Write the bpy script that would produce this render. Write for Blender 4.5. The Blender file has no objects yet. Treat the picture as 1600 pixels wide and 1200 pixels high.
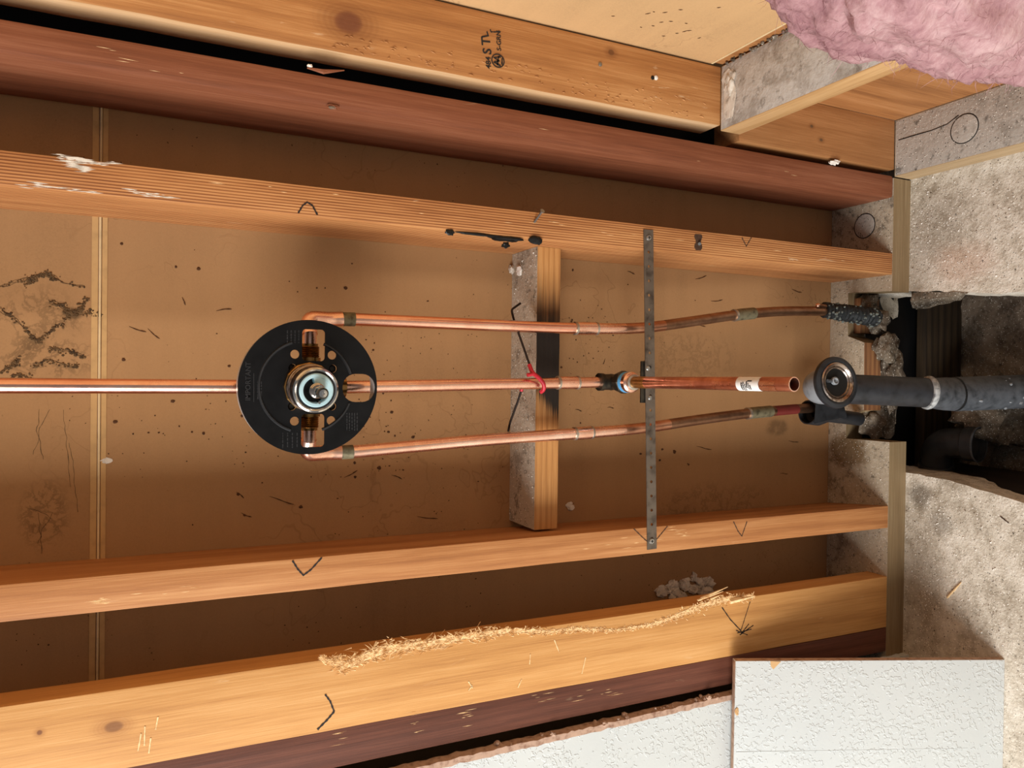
import bpy, bmesh, math, random
import numpy as np
from mathutils import Vector, Matrix, noise as mnoise

random.seed(7)
scene = bpy.context.scene
COL = scene.collection

# ------------------------------------------------------------------ camera
F_PX = 1200.0
PITCH, YAW, ROLL = 0.445098609, -0.0105249876, 0.00776034986
CAM = np.array([0.00223942208, -0.942230024, 1.23853924])
fw = np.array([math.sin(YAW) * math.cos(PITCH), math.cos(YAW) * math.cos(PITCH), -math.sin(PITCH)])
rt0 = np.array([math.cos(YAW), -math.sin(YAW), 0.0])
up0 = np.cross(rt0, fw)
RT = rt0 * math.cos(ROLL) + up0 * math.sin(ROLL)
UP = -rt0 * math.sin(ROLL) + up0 * math.cos(ROLL)
cd = bpy.data.cameras.new('camera')
cd.sensor_fit = 'HORIZONTAL'; cd.sensor_width = 36.0; cd.lens = F_PX / 1600.0 * 36.0
cd.clip_start = 0.02; cd.clip_end = 50
cam = bpy.data.objects.new('camera', cd); COL.objects.link(cam)
# the phone was held sideways: picture right is world down, picture up is world +x
cam.matrix_world = Matrix(((-UP[0], RT[0], -fw[0], CAM[0]), (-UP[1], RT[1], -fw[1], CAM[1]),
                           (-UP[2], RT[2], -fw[2], CAM[2]), (0, 0, 0, 1)))
scene.camera = cam

# ------------------------------------------------------------------ light
w = bpy.data.worlds.new('world'); scene.world = w; w.use_nodes = True
w.node_tree.nodes['Background'].inputs[0].default_value = (0.93, 0.95, 1.0, 1)
w.node_tree.nodes['Background'].inputs[1].default_value = 0.22

def area(name, loc, target, sx, sy, power, col):
    ld = bpy.data.lights.new(name, 'AREA'); ld.shape = 'RECTANGLE'; ld.size = sx; ld.size_y = sy
    ld.energy = power; ld.color = col
    o = bpy.data.objects.new(name, ld); COL.objects.link(o); o.location = loc
    o.rotation_euler = (Vector(target) - Vector(loc)).to_track_quat('-Z', 'Y').to_euler()
    return o
area('window_daylight', (-2.75, -1.95, 1.95), (0.0, -0.05, 0.65), 2.4, 1.5, 190, (1.0, 0.985, 0.965))

scene.view_settings.view_transform = 'Standard'
scene.view_settings.look = 'None'
scene.view_settings.exposure = 0.0
scene.view_settings.gamma = 1.0
scene.view_settings.use_curve_mapping = False

# ------------------------------------------------------------------ measures
IN = 0.0254
B = 0.1355          # depth of the stud bay: back face of the far drywall
ZP = 0.0439         # top of the sole plates

def P(u, v, x=None, y=None, z=None):
    """surveyed point: where the sight line of a photo pixel meets a known plane of the wall"""
    d = fw * F_PX + UP * (800 - u) + RT * (600 - v)
    if x is not None: k = (x - CAM[0]) / d[0]
    elif y is not None: k = (y - CAM[1]) / d[1]
    else: k = (z - CAM[2]) / d[2]
    p = CAM + d * k
    return Vector((float(p[0]), float(p[1]), float(p[2])))

def PD(u, v, dep):
    """surveyed point at a known distance along the viewing direction"""
    d = fw + UP * (800 - u) / F_PX + RT * (600 - v) / F_PX
    p = CAM + d * dep
    return Vector((float(p[0]), float(p[1]), float(p[2])))

def srgb(h):
    h = h.lstrip('#'); o = []
    for i in (0, 2, 4):
        c = int(h[i:i + 2], 16) / 255
        o.append(c / 12.92 if c <= 0.04045 else ((c + 0.055) / 1.055) ** 2.4)
    return (*o, 1.0)

# ------------------------------------------------------------------ materials
class NT:
    def __init__(s, name, rough=0.7, metal=0.0, spec=0.4):
        s.m = bpy.data.materials.new(name); s.m.use_nodes = True
        s.t = s.m.node_tree; s.b = s.t.nodes['Principled BSDF']
        s.b.inputs['Roughness'].default_value = rough; s.b.inputs['Metallic'].default_value = metal
        s.b.inputs['Specular IOR Level'].default_value = spec
        s.co = s.n('ShaderNodeTexCoord').outputs['Object']
    def n(s, t, **k):
        nd = s.t.nodes.new(t)
        for a, b in k.items(): setattr(nd, a, b)
        return nd
    def put(s, sock, v):
        if isinstance(v, bpy.types.NodeSocket): s.t.links.new(v, sock)
        else: sock.default_value = v
    def mapv(s, vec=None, scale=(1, 1, 1), loc=(0, 0, 0), rot=(0, 0, 0)):
        nd = s.n('ShaderNodeMapping'); s.put(nd.inputs[0], vec or s.co)
        nd.inputs['Scale'].default_value = scale; nd.inputs['Location'].default_value = loc; nd.inputs['Rotation'].default_value = rot
        return nd.outputs[0]
    def noise(s, scale=5, detail=4, vec=None, dist=0.0, rough=0.55):
        nd = s.n('ShaderNodeTexNoise'); s.put(nd.inputs['Vector'], vec or s.co)
        nd.inputs['Scale'].default_value = scale; nd.inputs['Detail'].default_value = detail
        nd.inputs['Distortion'].default_value = dist; nd.inputs['Roughness'].default_value = rough
        return nd.outputs['Fac']
    def voro(s, scale, vec=None, feature='F1', out='Distance', rnd=1.0):
        nd = s.n('ShaderNodeTexVoronoi', feature=feature); s.put(nd.inputs['Vector'], vec or s.co)
        nd.inputs['Scale'].default_value = scale; nd.inputs['Randomness'].default_value = rnd
        return nd.outputs[out]
    def math(s, op, a, b=0.0, c=0.0):
        nd = s.n('ShaderNodeMath', operation=op); s.put(nd.inputs[0], a); s.put(nd.inputs[1], b); s.put(nd.inputs[2], c)
        return nd.outputs[0]
    def ramp(s, fac, stops):
        nd = s.n('ShaderNodeValToRGB'); s.put(nd.inputs[0], fac); e = nd.color_ramp.elements
        while len(e) > 1: e.remove(e[0])
        e[0].position = stops[0][0]; e[0].color = stops[0][1]
        for p, c in stops[1:]:
            x = e.new(p); x.color = c
        return nd.outputs['Color']
    def step(s, v, a, b):
        nd = s.n('ShaderNodeMapRange'); nd.interpolation_type = 'SMOOTHSTEP'
        s.put(nd.inputs[0], v); nd.inputs[1].default_value = a; nd.inputs[2].default_value = b
        nd.inputs[3].default_value = 0; nd.inputs[4].default_value = 1
        return nd.outputs[0]
    def mix(s, f, a, b, mode='MIX'):
        nd = s.n('ShaderNodeMix', data_type='RGBA', blend_type=mode); s.put(nd.inputs['Factor'], f)
        s.put(nd.inputs['A'], a); s.put(nd.inputs['B'], b)
        return nd.outputs['Result']
    def blob(s, c, r, wob=0.0, wscale=20, vec=None):
        """1 inside a wobbly ellipsoid round c with radii r"""
        v = s.n('ShaderNodeVectorMath', operation='SUBTRACT'); s.put(v.inputs[0], vec or s.co); v.inputs[1].default_value = c
        m = s.n('ShaderNodeVectorMath', operation='DIVIDE'); s.put(m.inputs[0], v.outputs[0]); m.inputs[1].default_value = r
        l = s.n('ShaderNodeVectorMath', operation='LENGTH'); s.put(l.inputs[0], m.outputs[0])
        d = l.outputs['Value']
        if wob:
            nz = s.noise(wscale, 4); d = s.math('ADD', d, s.math('MULTIPLY', s.math('SUBTRACT', nz, 0.5), wob))
        return d
    def bump(s, h, strength=0.3, dist=0.002, prev=None):
        nd = s.n('ShaderNodeBump'); nd.inputs['Strength'].default_value = strength; nd.inputs['Distance'].default_value = dist
        s.put(nd.inputs['Height'], h)
        if prev: s.put(nd.inputs['Normal'], prev)
        return nd.outputs[0]
    def done(s, col=None, bump=None, rough=None):
        if col is not None: s.put(s.b.inputs['Base Color'], col)
        if bump is not None: s.put(s.b.inputs['Normal'], bump)
        if rough is not None: s.put(s.b.inputs['Roughness'], rough)
        return s.m

def wood(name, light, mid, dark, axis='Z', lines=0.0, freq=60, seed=0.0, knots=(), scuff=0.0, saw=0.12, rough=0.62, spec=0.35):
    s = NT(name, rough=rough, spec=spec)
    def sc(a, c):
        return {'X': (a, c, c), 'Y': (c, a, c), 'Z': (c, c, a)}[axis]
    co = s.mapv(loc=(seed, seed * 1.7, seed * 0.6))
    big = s.noise(1.0, 3, s.mapv(co, sc(1.4, 16)), dist=0.8)
    fine = s.noise(1.0, 5, s.mapv(co, sc(5, 190)), dist=0.3)
    blot = s.noise(6, 3, co)
    micro = s.noise(1.0, 4, s.mapv(co, sc(16, 620)), dist=0.4)
    # growth rings: bands across the board, bent by slow noise
    warp = s.noise(1.0, 2, s.mapv(co, sc(1.1, 5)))
    sep = s.n('ShaderNodeSeparateXYZ'); s.put(sep.inputs[0], co)
    cx = {'X': ('Z', 'Y'), 'Y': ('X', 'Z'), 'Z': ('X', 'Y')}[axis]
    cr = s.math('ADD', sep.outputs[cx[0]], s.math('MULTIPLY', sep.outputs[cx[1]], 0.55))
    ph = s.math('ADD', s.math('MULTIPLY', cr, freq * 2 * math.pi), s.math('MULTIPLY', warp, 22.0 if lines < 0.6 else 7.0))
    ring = s.math('MULTIPLY_ADD', s.math('SINE', ph), 0.5, 0.5)
    fac = s.math('ADD', s.math('MULTIPLY', big, 0.42), s.math('ADD', s.math('MULTIPLY', fine, 0.34), s.math('MULTIPLY', s.math('SUBTRACT', micro, 0.5), 0.40)))
    fac = s.math('ADD', fac, s.math('MULTIPLY', s.math('POWER', ring, 2.2), lines * 0.45))
    fac = s.math('ADD', fac, s.math('MULTIPLY', blot, 0.18))
    col = s.ramp(fac, [(0.30, light), (0.52, mid), (0.85, dark)])
    for (c, rc, ra, kc) in knots:
        r = {'X': (ra, rc, rc), 'Y': (rc, ra, rc), 'Z': (rc, 0.05, ra)}[axis]
        d = s.blob(c, r, 0.35, 40)
        halo = s.math('SUBTRACT', 1.0, s.step(d, 0.7, 2.6))
        col = s.mix(s.math('MULTIPLY', halo, 0.45), col, dark)
        rings = s.math('MULTIPLY_ADD', s.math('SINE', s.math('MULTIPLY', d, 19)), 0.5, 0.5)
        col = s.mix(s.math('MULTIPLY', s.math('MULTIPLY', halo, rings), 0.25), col, dark)
        col = s.mix(s.math('MULTIPLY', s.math('SUBTRACT', 1.0, s.step(d, 0.55, 1.05)), 0.8), col, kc)
    if scuff:
        sn = s.noise(1.0, 5, s.mapv(co, sc(14, 60)), dist=1.0)
        pn = s.noise(4.0, 2, co)
        m = s.math('MULTIPLY', s.step(sn, 0.66, 0.74), s.step(pn, 0.45, 0.62))
        col = s.mix(s.math('MULTIPLY', m, scuff), col, srgb('#e9cfa8'))
    sawn = s.noise(1.0, 2, s.mapv(co, sc(260, 12)))
    h = s.math('ADD', s.math('MULTIPLY_ADD', micro, 0.5, s.math('MULTIPLY', fine, 0.6)), s.math('ADD', s.math('MULTIPLY', sawn, saw), s.math('MULTIPLY', ring, lines * 0.5)))
    return s.done(col, s.bump(h, 0.35, 0.0012))

def dusty(name, base, grey, amount=0.75, seed=0.0, speck=True, dark='#3a342c', dark2='#5d5040', patches=(), wood_axis=None):
    """old settled plaster dust and grit over timber"""
    s = NT(name, rough=0.92, spec=0.15)
    co = s.mapv(loc=(seed, seed, seed))
    n1 = s.noise(28, 6, co, rough=0.65); n2 = s.noise(160, 4, co); n3 = s.noise(9, 3, co)
    f = s.step(s.math('ADD', s.math('MULTIPLY', n1, 0.7), s.math('MULTIPLY', n3, 0.5)), 0.75 - amount * 0.6, 0.95 - amount * 0.5)
    col = s.mix(f, base, grey)
    col = s.mix(s.math('MULTIPLY', s.step(n2, 0.5, 0.75), 0.35), col, srgb('#cdc5b6'))
    col = s.mix(s.math('MULTIPLY', s.step(s.noise(60, 5, co, rough=0.7), 0.54, 0.68), 0.6), col, srgb(dark))
    col = s.mix(s.math('MULTIPLY', s.step(s.noise(17, 5, s.mapv(co, loc=(2, 5, 1)), rough=0.7), 0.52, 0.66), 0.55), col, srgb(dark2))
    for c, r, cc, k in patches:
        d = s.blob(c, r, 0.9, 45)
        col = s.mix(s.math('MULTIPLY', s.math('SUBTRACT', 1.0, s.step(d, 0.6, 1.15)), k), col, srgb(cc))
    if speck:
        v = s.voro(330, co); vc = s.voro(330, co, out='Color')
        m = s.math('MULTIPLY', s.math('LESS_THAN', v, 0.22), s.math('GREATER_THAN', vc, 0.62))
        col = s.mix(m, col, srgb('#efe9dd'))
        v2 = s.voro(240, s.mapv(co, loc=(3, 1, 2))); vc2 = s.voro(240, s.mapv(co, loc=(3, 1, 2)), out='Color')
        m2 = s.math('MULTIPLY', s.math('LESS_THAN', v2, 0.2), s.math('GREATER_THAN', vc2, 0.70))
        col = s.mix(m2, col, srgb('#2b241d'))
    h = s.math('ADD', n1, s.math('MULTIPLY', n2, 0.7))
    return s.done(col, s.bump(h, 0.7, 0.002))

def plain(name, hexc, rough=0.6, metal=0.0, var=0.15, vscale=40, bump=0.15, spec=0.4, hex2=None):
    s = NT(name, rough, metal, spec)
    c = srgb(hexc); n = s.noise(vscale, 5)
    d = srgb(hex2) if hex2 else tuple(x * (1 - var * 2) for x in c[:3]) + (1,)
    l = tuple(min(1, x * (1 + var)) for x in c[:3]) + (1,)
    return s.done(s.ramp(n, [(0.3, d), (0.5, c), (0.75, l)]), s.bump(n, bump, 0.001))

def copper(name, light, mid, dark, rough=0.27, tarnish=0.35, seed=0.0):
    s = NT(name, rough, 1.0)
    co = s.mapv(loc=(seed, seed, seed))
    n = s.noise(14, 4, s.mapv(co, (3, 3, 1))); n2 = s.noise(90, 4, co)
    f = s.math('ADD', s.math('MULTIPLY', n, 0.75), s.math('MULTIPLY', n2, 0.3))
    col = s.ramp(f, [(0.35, light), (0.52, mid), (0.52 + 0.35 * (1.2 - tarnish), dark)])
    return s.done(col, s.bump(n2, 0.08, 0.0006), s.math('MULTIPLY_ADD', n2, 0.22, rough - 0.08))

def paper(name, tone, dots=1.0, mould=()):
    """brown gypsum-board paper seen from inside the wall"""
    s = NT(name, rough=0.88, spec=0.18)
    base = srgb(tone)
    n = s.noise(3.0, 4); fibre = s.noise(520, 4, rough=0.7); streak = s.noise(1.0, 4, s.mapv(scale=(3, 3, 40)))
    dk = tuple(x * 0.80 for x in base[:3]) + (1,); lt = tuple(min(1, x * 1.10) for x in base[:3]) + (1,)
    f = s.math('ADD', s.math('MULTIPLY', n, 0.6), s.math('ADD', s.math('MULTIPLY', fibre, 0.34), s.math('MULTIPLY', streak, 0.2)))
    col = s.ramp(f, [(0.36, dk), (0.52, base), (0.68, lt)])
    for sc, lim, thr, seed, st in ((80, 0.07, 0.74, 3.3, 1), (140, 0.10, 0.72, 5.0, 1)):
        wv = s.mapv(loc=(seed, seed, seed), scale=(1.0, 1.0, 1.0 / st))
        wn = s.n('ShaderNodeTexNoise'); s.put(wn.inputs['Vector'], wv); wn.inputs['Scale'].default_value = 45
        ad = s.n('ShaderNodeVectorMath', operation='MULTIPLY_ADD'); s.put(ad.inputs[0], wn.outputs['Color']); ad.inputs[1].default_value = (.012,) * 3; s.put(ad.inputs[2], wv)
        v = s.voro(sc, ad.outputs[0]); vc = s.voro(sc, ad.outputs[0], out='Color')
        sepc = s.n('ShaderNodeSeparateColor'); s.put(sepc.inputs[0], vc)
        clus = s.step(s.noise(4.2, 2, s.mapv(loc=(seed + 2, 1, seed))), 0.47, 0.60)
        rad = s.math('MULTIPLY', sepc.outputs[1], lim * 1.5)
        m = s.math('MULTIPLY', s.math('LESS_THAN', v, rad), s.math('MULTIPLY', s.math('GREATER_THAN', sepc.outputs[0], thr), clus))
        col = s.mix(s.math('MULTIPLY', m, 0.85 * dots), col, srgb('#2c190c'))
    # faint wrinkles and scratches
    rid = s.math('ABSOLUTE', s.math('SUBTRACT', s.noise(13, 3, s.mapv(loc=(4, 4, 4)), dist=0.3), 0.5))
    area_ = s.step(s.noise(2.1, 2, s.mapv(loc=(9, 2, 1))), 0.50, 0.62)
    wr = s.math('MULTIPLY', s.math('SUBTRACT', 1.0, s.step(rid, 0.0, 0.012)), area_)
    col = s.mix(s.math('MULTIPLY', wr, 0.2), col, srgb('#4a2c14'))
    for c, r, k, mode in mould:
        d = s.blob(c, r, 0.8, 18)
        inside = s.math('SUBTRACT', 1.0, s.step(d, 0.45, 1.0))
        rg = s.math('ABSOLUTE', s.math('SUBTRACT', s.noise(30, 5, dist=0.35, rough=0.7), 0.5))
        web = s.math('SUBTRACT', 1.0, s.step(rg, 0.01, 0.055))
        fil = s.noise(40, 6, rough=0.7)
        a = s.math('MULTIPLY', inside, s.math('ADD', s.math('MULTIPLY', web, 0.75), s.math('MULTIPLY', s.step(fil, 0.5, 0.7), 0.35)))
        if mode == 'solid': a = s.math('MULTIPLY', inside, s.step(fil, 0.28, 0.55))
        col = s.mix(s.math('MULTIPLY', a, k), col, srgb('#3b2d1e' if mode != 'white' else '#cbb995'))
    h = s.math('ADD', s.math('MULTIPLY', fibre, 0.35), s.math('MULTIPLY', n, 1.2))
    b1 = s.bump(h, 0.25, 0.0015)
    return s.done(col, s.bump(wr, 0.25, 0.001, b1))

def knockdown(name):
    """white painted board with a splattered, flattened texture"""
    s = NT(name, rough=0.55, spec=0.35)
    n = s.noise(150, 2, dist=0.5, rough=0.45); big = s.noise(22, 3, rough=0.6)
    isl = s.step(s.math('ADD', n, s.math('MULTIPLY', s.math('SUBTRACT', big, 0.5), 0.85)), 0.52, 0.60)
    fine = s.noise(260, 3)
    col = s.ramp(s.noise(5, 3), [(0.3, srgb('#c5cac9')), (0.7, srgb('#cdd1cf'))])
    b = s.bump(s.math('ADD', isl, s.math('MULTIPLY', fine, 0.15)), 0.6, 0.0011)
    return s.done(col, b)

def concrete(name, base='#d0c6b5', light='#ebe3d5', dark='#9c8f7c', blots=()):
    s = NT(name, rough=0.93, spec=0.15)
    n1 = s.noise(7, 5, rough=0.62); n2 = s.noise(55, 5, rough=0.65); n3 = s.noise(240, 3)
    f = s.math('ADD', s.math('MULTIPLY', n1, 0.55), s.math('MULTIPLY', n2, 0.45))
    col = s.ramp(f, [(0.36, srgb(dark)), (0.50, srgb(base)), (0.64, srgb(light))])
    for c, r, cc, k in blots:
        d = s.blob(c, r, 1.0, 16)
        m = s.math('MULTIPLY', s.math('SUBTRACT', 1.0, s.step(d, 0.3, 1.1)), s.math('ADD', 0.5, s.math('MULTIPLY', n2, 0.6)))
        col = s.mix(s.math('MULTIPLY', m, k), col, srgb(cc))
    for sc, lim, thr, cc, seed in ((260, 0.26, 0.62, '#f3ede1', 0), (420, 0.30, 0.5, '#efe8da', 4), (190, 0.18, 0.74, '#2c241c', 8), (380, 0.24, 0.62, '#3c3227', 12)):
        wv0 = s.mapv(loc=(seed, seed, seed)); wn = s.n('ShaderNodeTexNoise'); s.put(wn.inputs['Vector'], wv0); wn.inputs['Scale'].default_value = 350
        ad = s.n('ShaderNodeVectorMath', operation='MULTIPLY_ADD'); s.put(ad.inputs[0], wn.outputs['Color']); ad.inputs[1].default_value = (.004,) * 3; s.put(ad.inputs[2], wv0); wv = ad.outputs[0]
        v = s.voro(sc, wv); vc = s.voro(sc, wv, out='Color')
        sp = s.n('ShaderNodeSeparateColor'); s.put(sp.inputs[0], vc)
        m = s.math('MULTIPLY', s.math('LESS_THAN', v, s.math('MULTIPLY', sp.outputs[1], lim * 1.4)), s.math('GREATER_THAN', sp.outputs[0], thr))
        col = s.mix(s.math('MULTIPLY', m, 0.8), col, srgb(cc))
    h = s.math('ADD', n2, s.math('MULTIPLY', n3, 0.5))
    return s.done(col, s.bump(h, 0.8, 0.003))

C_ = srgb
MAT = {}
def knot(u, v, rc, ra, hexc, y=0.0, base=(0, 0, 0)):
    p = P(u, v, y=y); return ((p.x - base[0], p.y - base[1], p.z - base[2]), rc, ra, srgb(hexc))

# ------------------------------------------------------------------ mesh helpers
class MB:
    def __init__(s): s.v = []; s.f = []; s.m = []
    def add(s, vs, fs, mi=0):
        o = len(s.v); s.v += [Vector(v) for v in vs]; s.f += [tuple(i + o for i in f) for f in fs]; s.m += [mi] * len(fs); return s
    def hexa(s, c, mi=0):
        # c: 8 corners, bottom ring 0-3 then top ring 4-7
        return s.add(c, [(3, 2, 1, 0), (4, 5, 6, 7), (0, 1, 5, 4), (1, 2, 6, 5), (2, 3, 7, 6), (3, 0, 4, 7)], mi)
    def box(s, x0, x1, y0, y1, z0, z1, mi=0):
        return s.hexa([(x0, y0, z0), (x1, y0, z0), (x1, y1, z0), (x0, y1, z0), (x0, y0, z1), (x1, y0, z1), (x1, y1, z1), (x0, y1, z1)], mi)
    def rings(s, rings, cap=(True, True), mi=0, closed=False):
        n = len(rings[0]); o = len(s.v)
        for r in rings: s.v += [Vector(p) for p in r]
        k = len(rings)
        for i in range(k - (0 if closed else 1)):
            for j in range(n):
                a = o + i * n + j; b = o + i * n + (j + 1) % n
                c = o + ((i + 1) % k) * n + (j + 1) % n; d = o + ((i + 1) % k) * n + j
                s.f.append((a, b, c, d)); s.m.append(mi)
        if not closed:
            if cap[0]: s.f.append(tuple(o + j for j in reversed(range(n)))); s.m.append(mi)
            if cap[1]: s.f.append(tuple(o + (k - 1) * n + j for j in range(n))); s.m.append(mi)
        return s
    def tube(s, pts, rad, seg=20, cap=(True, True), mi=0, squash=None):
        pts = [Vector(p) for p in pts]; n = len(pts)
        rad = rad if isinstance(rad, (list, tuple)) else [rad] * n
        tg = []
        for i in range(n):
            a = pts[max(i - 1, 0)]; b = pts[min(i + 1, n - 1)]; t = (b - a)
            tg.append(t.normalized() if t.length > 1e-9 else (tg[-1] if tg else Vector((0, 0, 1))))
        nx = Vector((1, 0, 0)) if abs(tg[0].x) < 0.8 else Vector((0, 1, 0))
        nx = (nx - tg[0] * nx.dot(tg[0])).normalized(); R = []
        for i in range(n):
            nx = (nx - tg[i] * nx.dot(tg[i])).normalized(); ny = tg[i].cross(nx)
            R.append([pts[i] + (nx * math.cos(2 * math.pi * j / seg) + ny * math.sin(2 * math.pi * j / seg)) * rad[i] for j in range(seg)])
        return s.rings(R, cap, mi)
    def lathe(s, base, axis, prof, seg=40, cap=(True, True), mi=0):
        """prof: (radius, distance along the axis)"""
        ax = Vector(axis).normalized(); base = Vector(base)
        nx = Vector((1, 0, 0)) if abs(ax.x) < 0.8 else Vector((0, 0, 1))
        nx = (nx - ax * nx.dot(ax)).normalized(); ny = ax.cross(nx)
        return s.rings([[base + ax * t + (nx * math.cos(2 * math.pi * j / seg) + ny * math.sin(2 * math.pi * j / seg)) * max(r, 1e-5) for j in range(seg)] for r, t in prof], cap, mi)
    def ball(s, c, r, seg=16, mi=0):
        if not isinstance(r, (list, tuple)): r = (r, r, r)
        c = Vector(c); R = []
        for i in range(seg // 2 + 1):
            a = -math.pi / 2 + math.pi * i / (seg // 2)
            ca = max(math.cos(a), 1e-3)
            R.append([c + Vector((r[0] * ca * math.cos(2 * math.pi * j / seg), r[1] * ca * math.sin(2 * math.pi * j / seg), r[2] * math.sin(a))) for j in range(seg)])
        return s.rings(R, (True, True), mi)

def fillet(pts, r, n=8):
    pts = [Vector(p) for p in pts]; out = [pts[0]]
    for i in range(1, len(pts) - 1):
        a, b, c = pts[i - 1], pts[i], pts[i + 1]
        d1 = (a - b); d2 = (c - b); L = min(r, d1.length * 0.49, d2.length * 0.49)
        p0 = b + d1.normalized() * L; p2 = b + d2.normalized() * L
        for k in range(n + 1):
            t = k / n; out.append(p0 * (1 - t) ** 2 + b * 2 * t * (1 - t) + p2 * t * t)
    out.append(pts[-1]); return out

BASE = {}
def put(name, mb, mats, parent=None, base=None, smooth=35, bevel=0.0, bseg=2, jitter=0.0):
    b = Vector(base) if base is not None else (BASE[parent.name] if parent else Vector((0, 0, 0)))
    me = bpy.data.meshes.new(name)
    me.from_pydata([tuple(v - b) for v in mb.v], [], mb.f)
    me.polygons.foreach_set('material_index', mb.m)
    mats = mats if isinstance(mats, (list, tuple)) else [mats]
    for m in mats: me.materials.append(MAT[m])
    bm = bmesh.new(); bm.from_mesh(me)
    bmesh.ops.recalc_face_normals(bm, faces=bm.faces)
    if bevel:
        ed = [e for e in bm.edges if len(e.link_faces) == 2 and e.calc_face_angle(0) > 0.5]
        bmesh.ops.bevel(bm, geom=ed, offset=bevel, segments=bseg, affect='EDGES', profile=0.6, clamp_overlap=True)
    bm.to_mesh(me); bm.free()
    if smooth:
        me.polygons.foreach_set('use_smooth', [True] * len(me.polygons)); me.set_sharp_from_angle(angle=math.radians(smooth))
    o = bpy.data.objects.new(name, me); COL.objects.link(o)
    if parent: o.parent = parent
    else: o.location = b
    BASE[o.name] = b
    return o

def thing(name, label, cat, base, group=None):
    o = bpy.data.objects.new(name, None); o.empty_display_size = 0.02; COL.objects.link(o)
    o.location = base; BASE[o.name] = Vector(base); tag(o, label, cat, group); return o
def tag(o, label=None, cat=None, group=None, kind=None):
    if label: o['label'] = label
    if cat: o['category'] = cat
    if group: o['group'] = group
    if kind: o['kind'] = kind
    return o

def poly_mesh(loops, depth, xf):
    """flat plate with holes: loops of 2-d points (first the outline); xf maps (a, b, t) to space"""
    cu = bpy.data.curves.new('tmp', 'CURVE'); cu.dimensions = '2D'; cu.fill_mode = 'BOTH'; cu.extrude = depth / 2
    for lp in loops:
        sp = cu.splines.new('POLY'); sp.points.add(len(lp) - 1); sp.use_cyclic_u = True
        for p, q in zip(sp.points, lp): p.co = (q[0], q[1], 0, 1)
    ob = bpy.data.objects.new('tmp', cu); COL.objects.link(ob)
    dg = bpy.context.evaluated_depsgraph_get(); dg.update()
    me = ob.evaluated_get(dg).to_mesh()
    bm = bmesh.new(); bm.from_mesh(me); bmesh.ops.remove_doubles(bm, verts=bm.verts, dist=1e-6)
    mb = MB(); mb.add([xf(v.co.x, v.co.y, v.co.z) for v in bm.verts], [[v.index for v in f.verts] for f in bm.faces])
    bm.free(); ob.evaluated_get(dg).to_mesh_clear()
    bpy.data.objects.remove(ob); bpy.data.curves.remove(cu)
    return mb

def text_mesh(txt, size, xf, depth=0.0003):
    cu = bpy.data.curves.new('tmp', 'FONT'); cu.body = txt; cu.size = size; cu.extrude = depth; cu.resolution_u = 3; cu.offset = size * .018
    ob = bpy.data.objects.new('tmp', cu); COL.objects.link(ob)
    dg = bpy.context.evaluated_depsgraph_get(); dg.update()
    me = ob.evaluated_get(dg).to_mesh()
    mb = MB(); mb.add([xf(v.co.x, v.co.y, v.co.z) for v in me.vertices], [list(p.vertices) for p in me.polygons])
    ob.evaluated_get(dg).to_mesh_clear(); bpy.data.objects.remove(ob); bpy.data.curves.remove(cu)
    return mb

def stroke(pts, wid, y=None, n=Vector((0, -1, 0)), lift=0.0004):
    """a flat marker stroke lying on a face with normal n"""
    mb = MB(); pts = [Vector(p) for p in pts]; L = []; R = []
    for i, p in enumerate(pts):
        t = (pts[min(i + 1, len(pts) - 1)] - pts[max(i - 1, 0)]).normalized(); sd = t.cross(n).normalized()
        k = wid * (0.5 + 0.15 * math.sin(i * 1.7)); L.append(p + sd * k + n * lift); R.append(p - sd * k + n * lift)
    m = len(pts); top = L + R; bot = [q - n * lift for q in top]
    fs = [(i, i + 1, m + i + 1, m + i) for i in range(m - 1)]
    fs += [(i + 2 * m, m + i + 2 * m, m + i + 1 + 2 * m, i + 1 + 2 * m) for i in range(m - 1)]
    fs += [(i, i + 2 * m, i + 1 + 2 * m, i + 1) for i in range(m - 1)] + [(m + i, m + i + 1, 3 * m + i + 1, 3 * m + i) for i in range(m - 1)]
    return mb.add(top + bot, fs)

def densify(pts, k=6):
    out = []
    for a, b in zip(pts[:-1], pts[1:]):
        for i in range(k): out.append(Vector(a).lerp(Vector(b), i / k))
    out.append(Vector(pts[-1])); return out

def rough_box(corners, cuts, amp, scale, seed=0.0, mi=0):
    """hexahedron cut into a grid and roughened with noise"""
    mb = MB(); mb.hexa(corners, mi)
    me = bpy.data.meshes.new('t'); me.from_pydata([tuple(v) for v in mb.v], [], mb.f)
    bm = bmesh.new(); bm.from_mesh(me)
    bmesh.ops.subdivide_edges(bm, edges=bm.edges, cuts=cuts, use_grid_fill=True)
    bm.normal_update()
    for v in bm.verts:
        q = v.co * scale + Vector((seed, seed, seed)); v.co += v.normal * (mnoise.fractal(q, 1, 2, 4) * amp)
    o = MB(); o.add([v.co.copy() for v in bm.verts], [[v.index for v in f.verts] for f in bm.faces], mi)
    bm.free(); bpy.data.meshes.remove(me); return o

def lump(c, r, seed, amp=0.35, sub=3):
    bm = bmesh.new(); bmesh.ops.create_icosphere(bm, subdivisions=sub, radius=1)
    r = r if isinstance(r, (tuple, list)) else (r, r, r); c = Vector(c)
    vs = []
    for v in bm.verts:
        k = 1 + amp * mnoise.fractal(v.co * 1.7 + Vector((seed, seed * 2, seed * 3)), 1, 2, 4)
        vs.append(c + Vector((v.co.x * r[0], v.co.y * r[1], v.co.z * r[2])) * k)
    mb = MB(); mb.add(vs, [[v.index for v in f.verts] for f in bm.faces]); bm.free(); return mb

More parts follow.
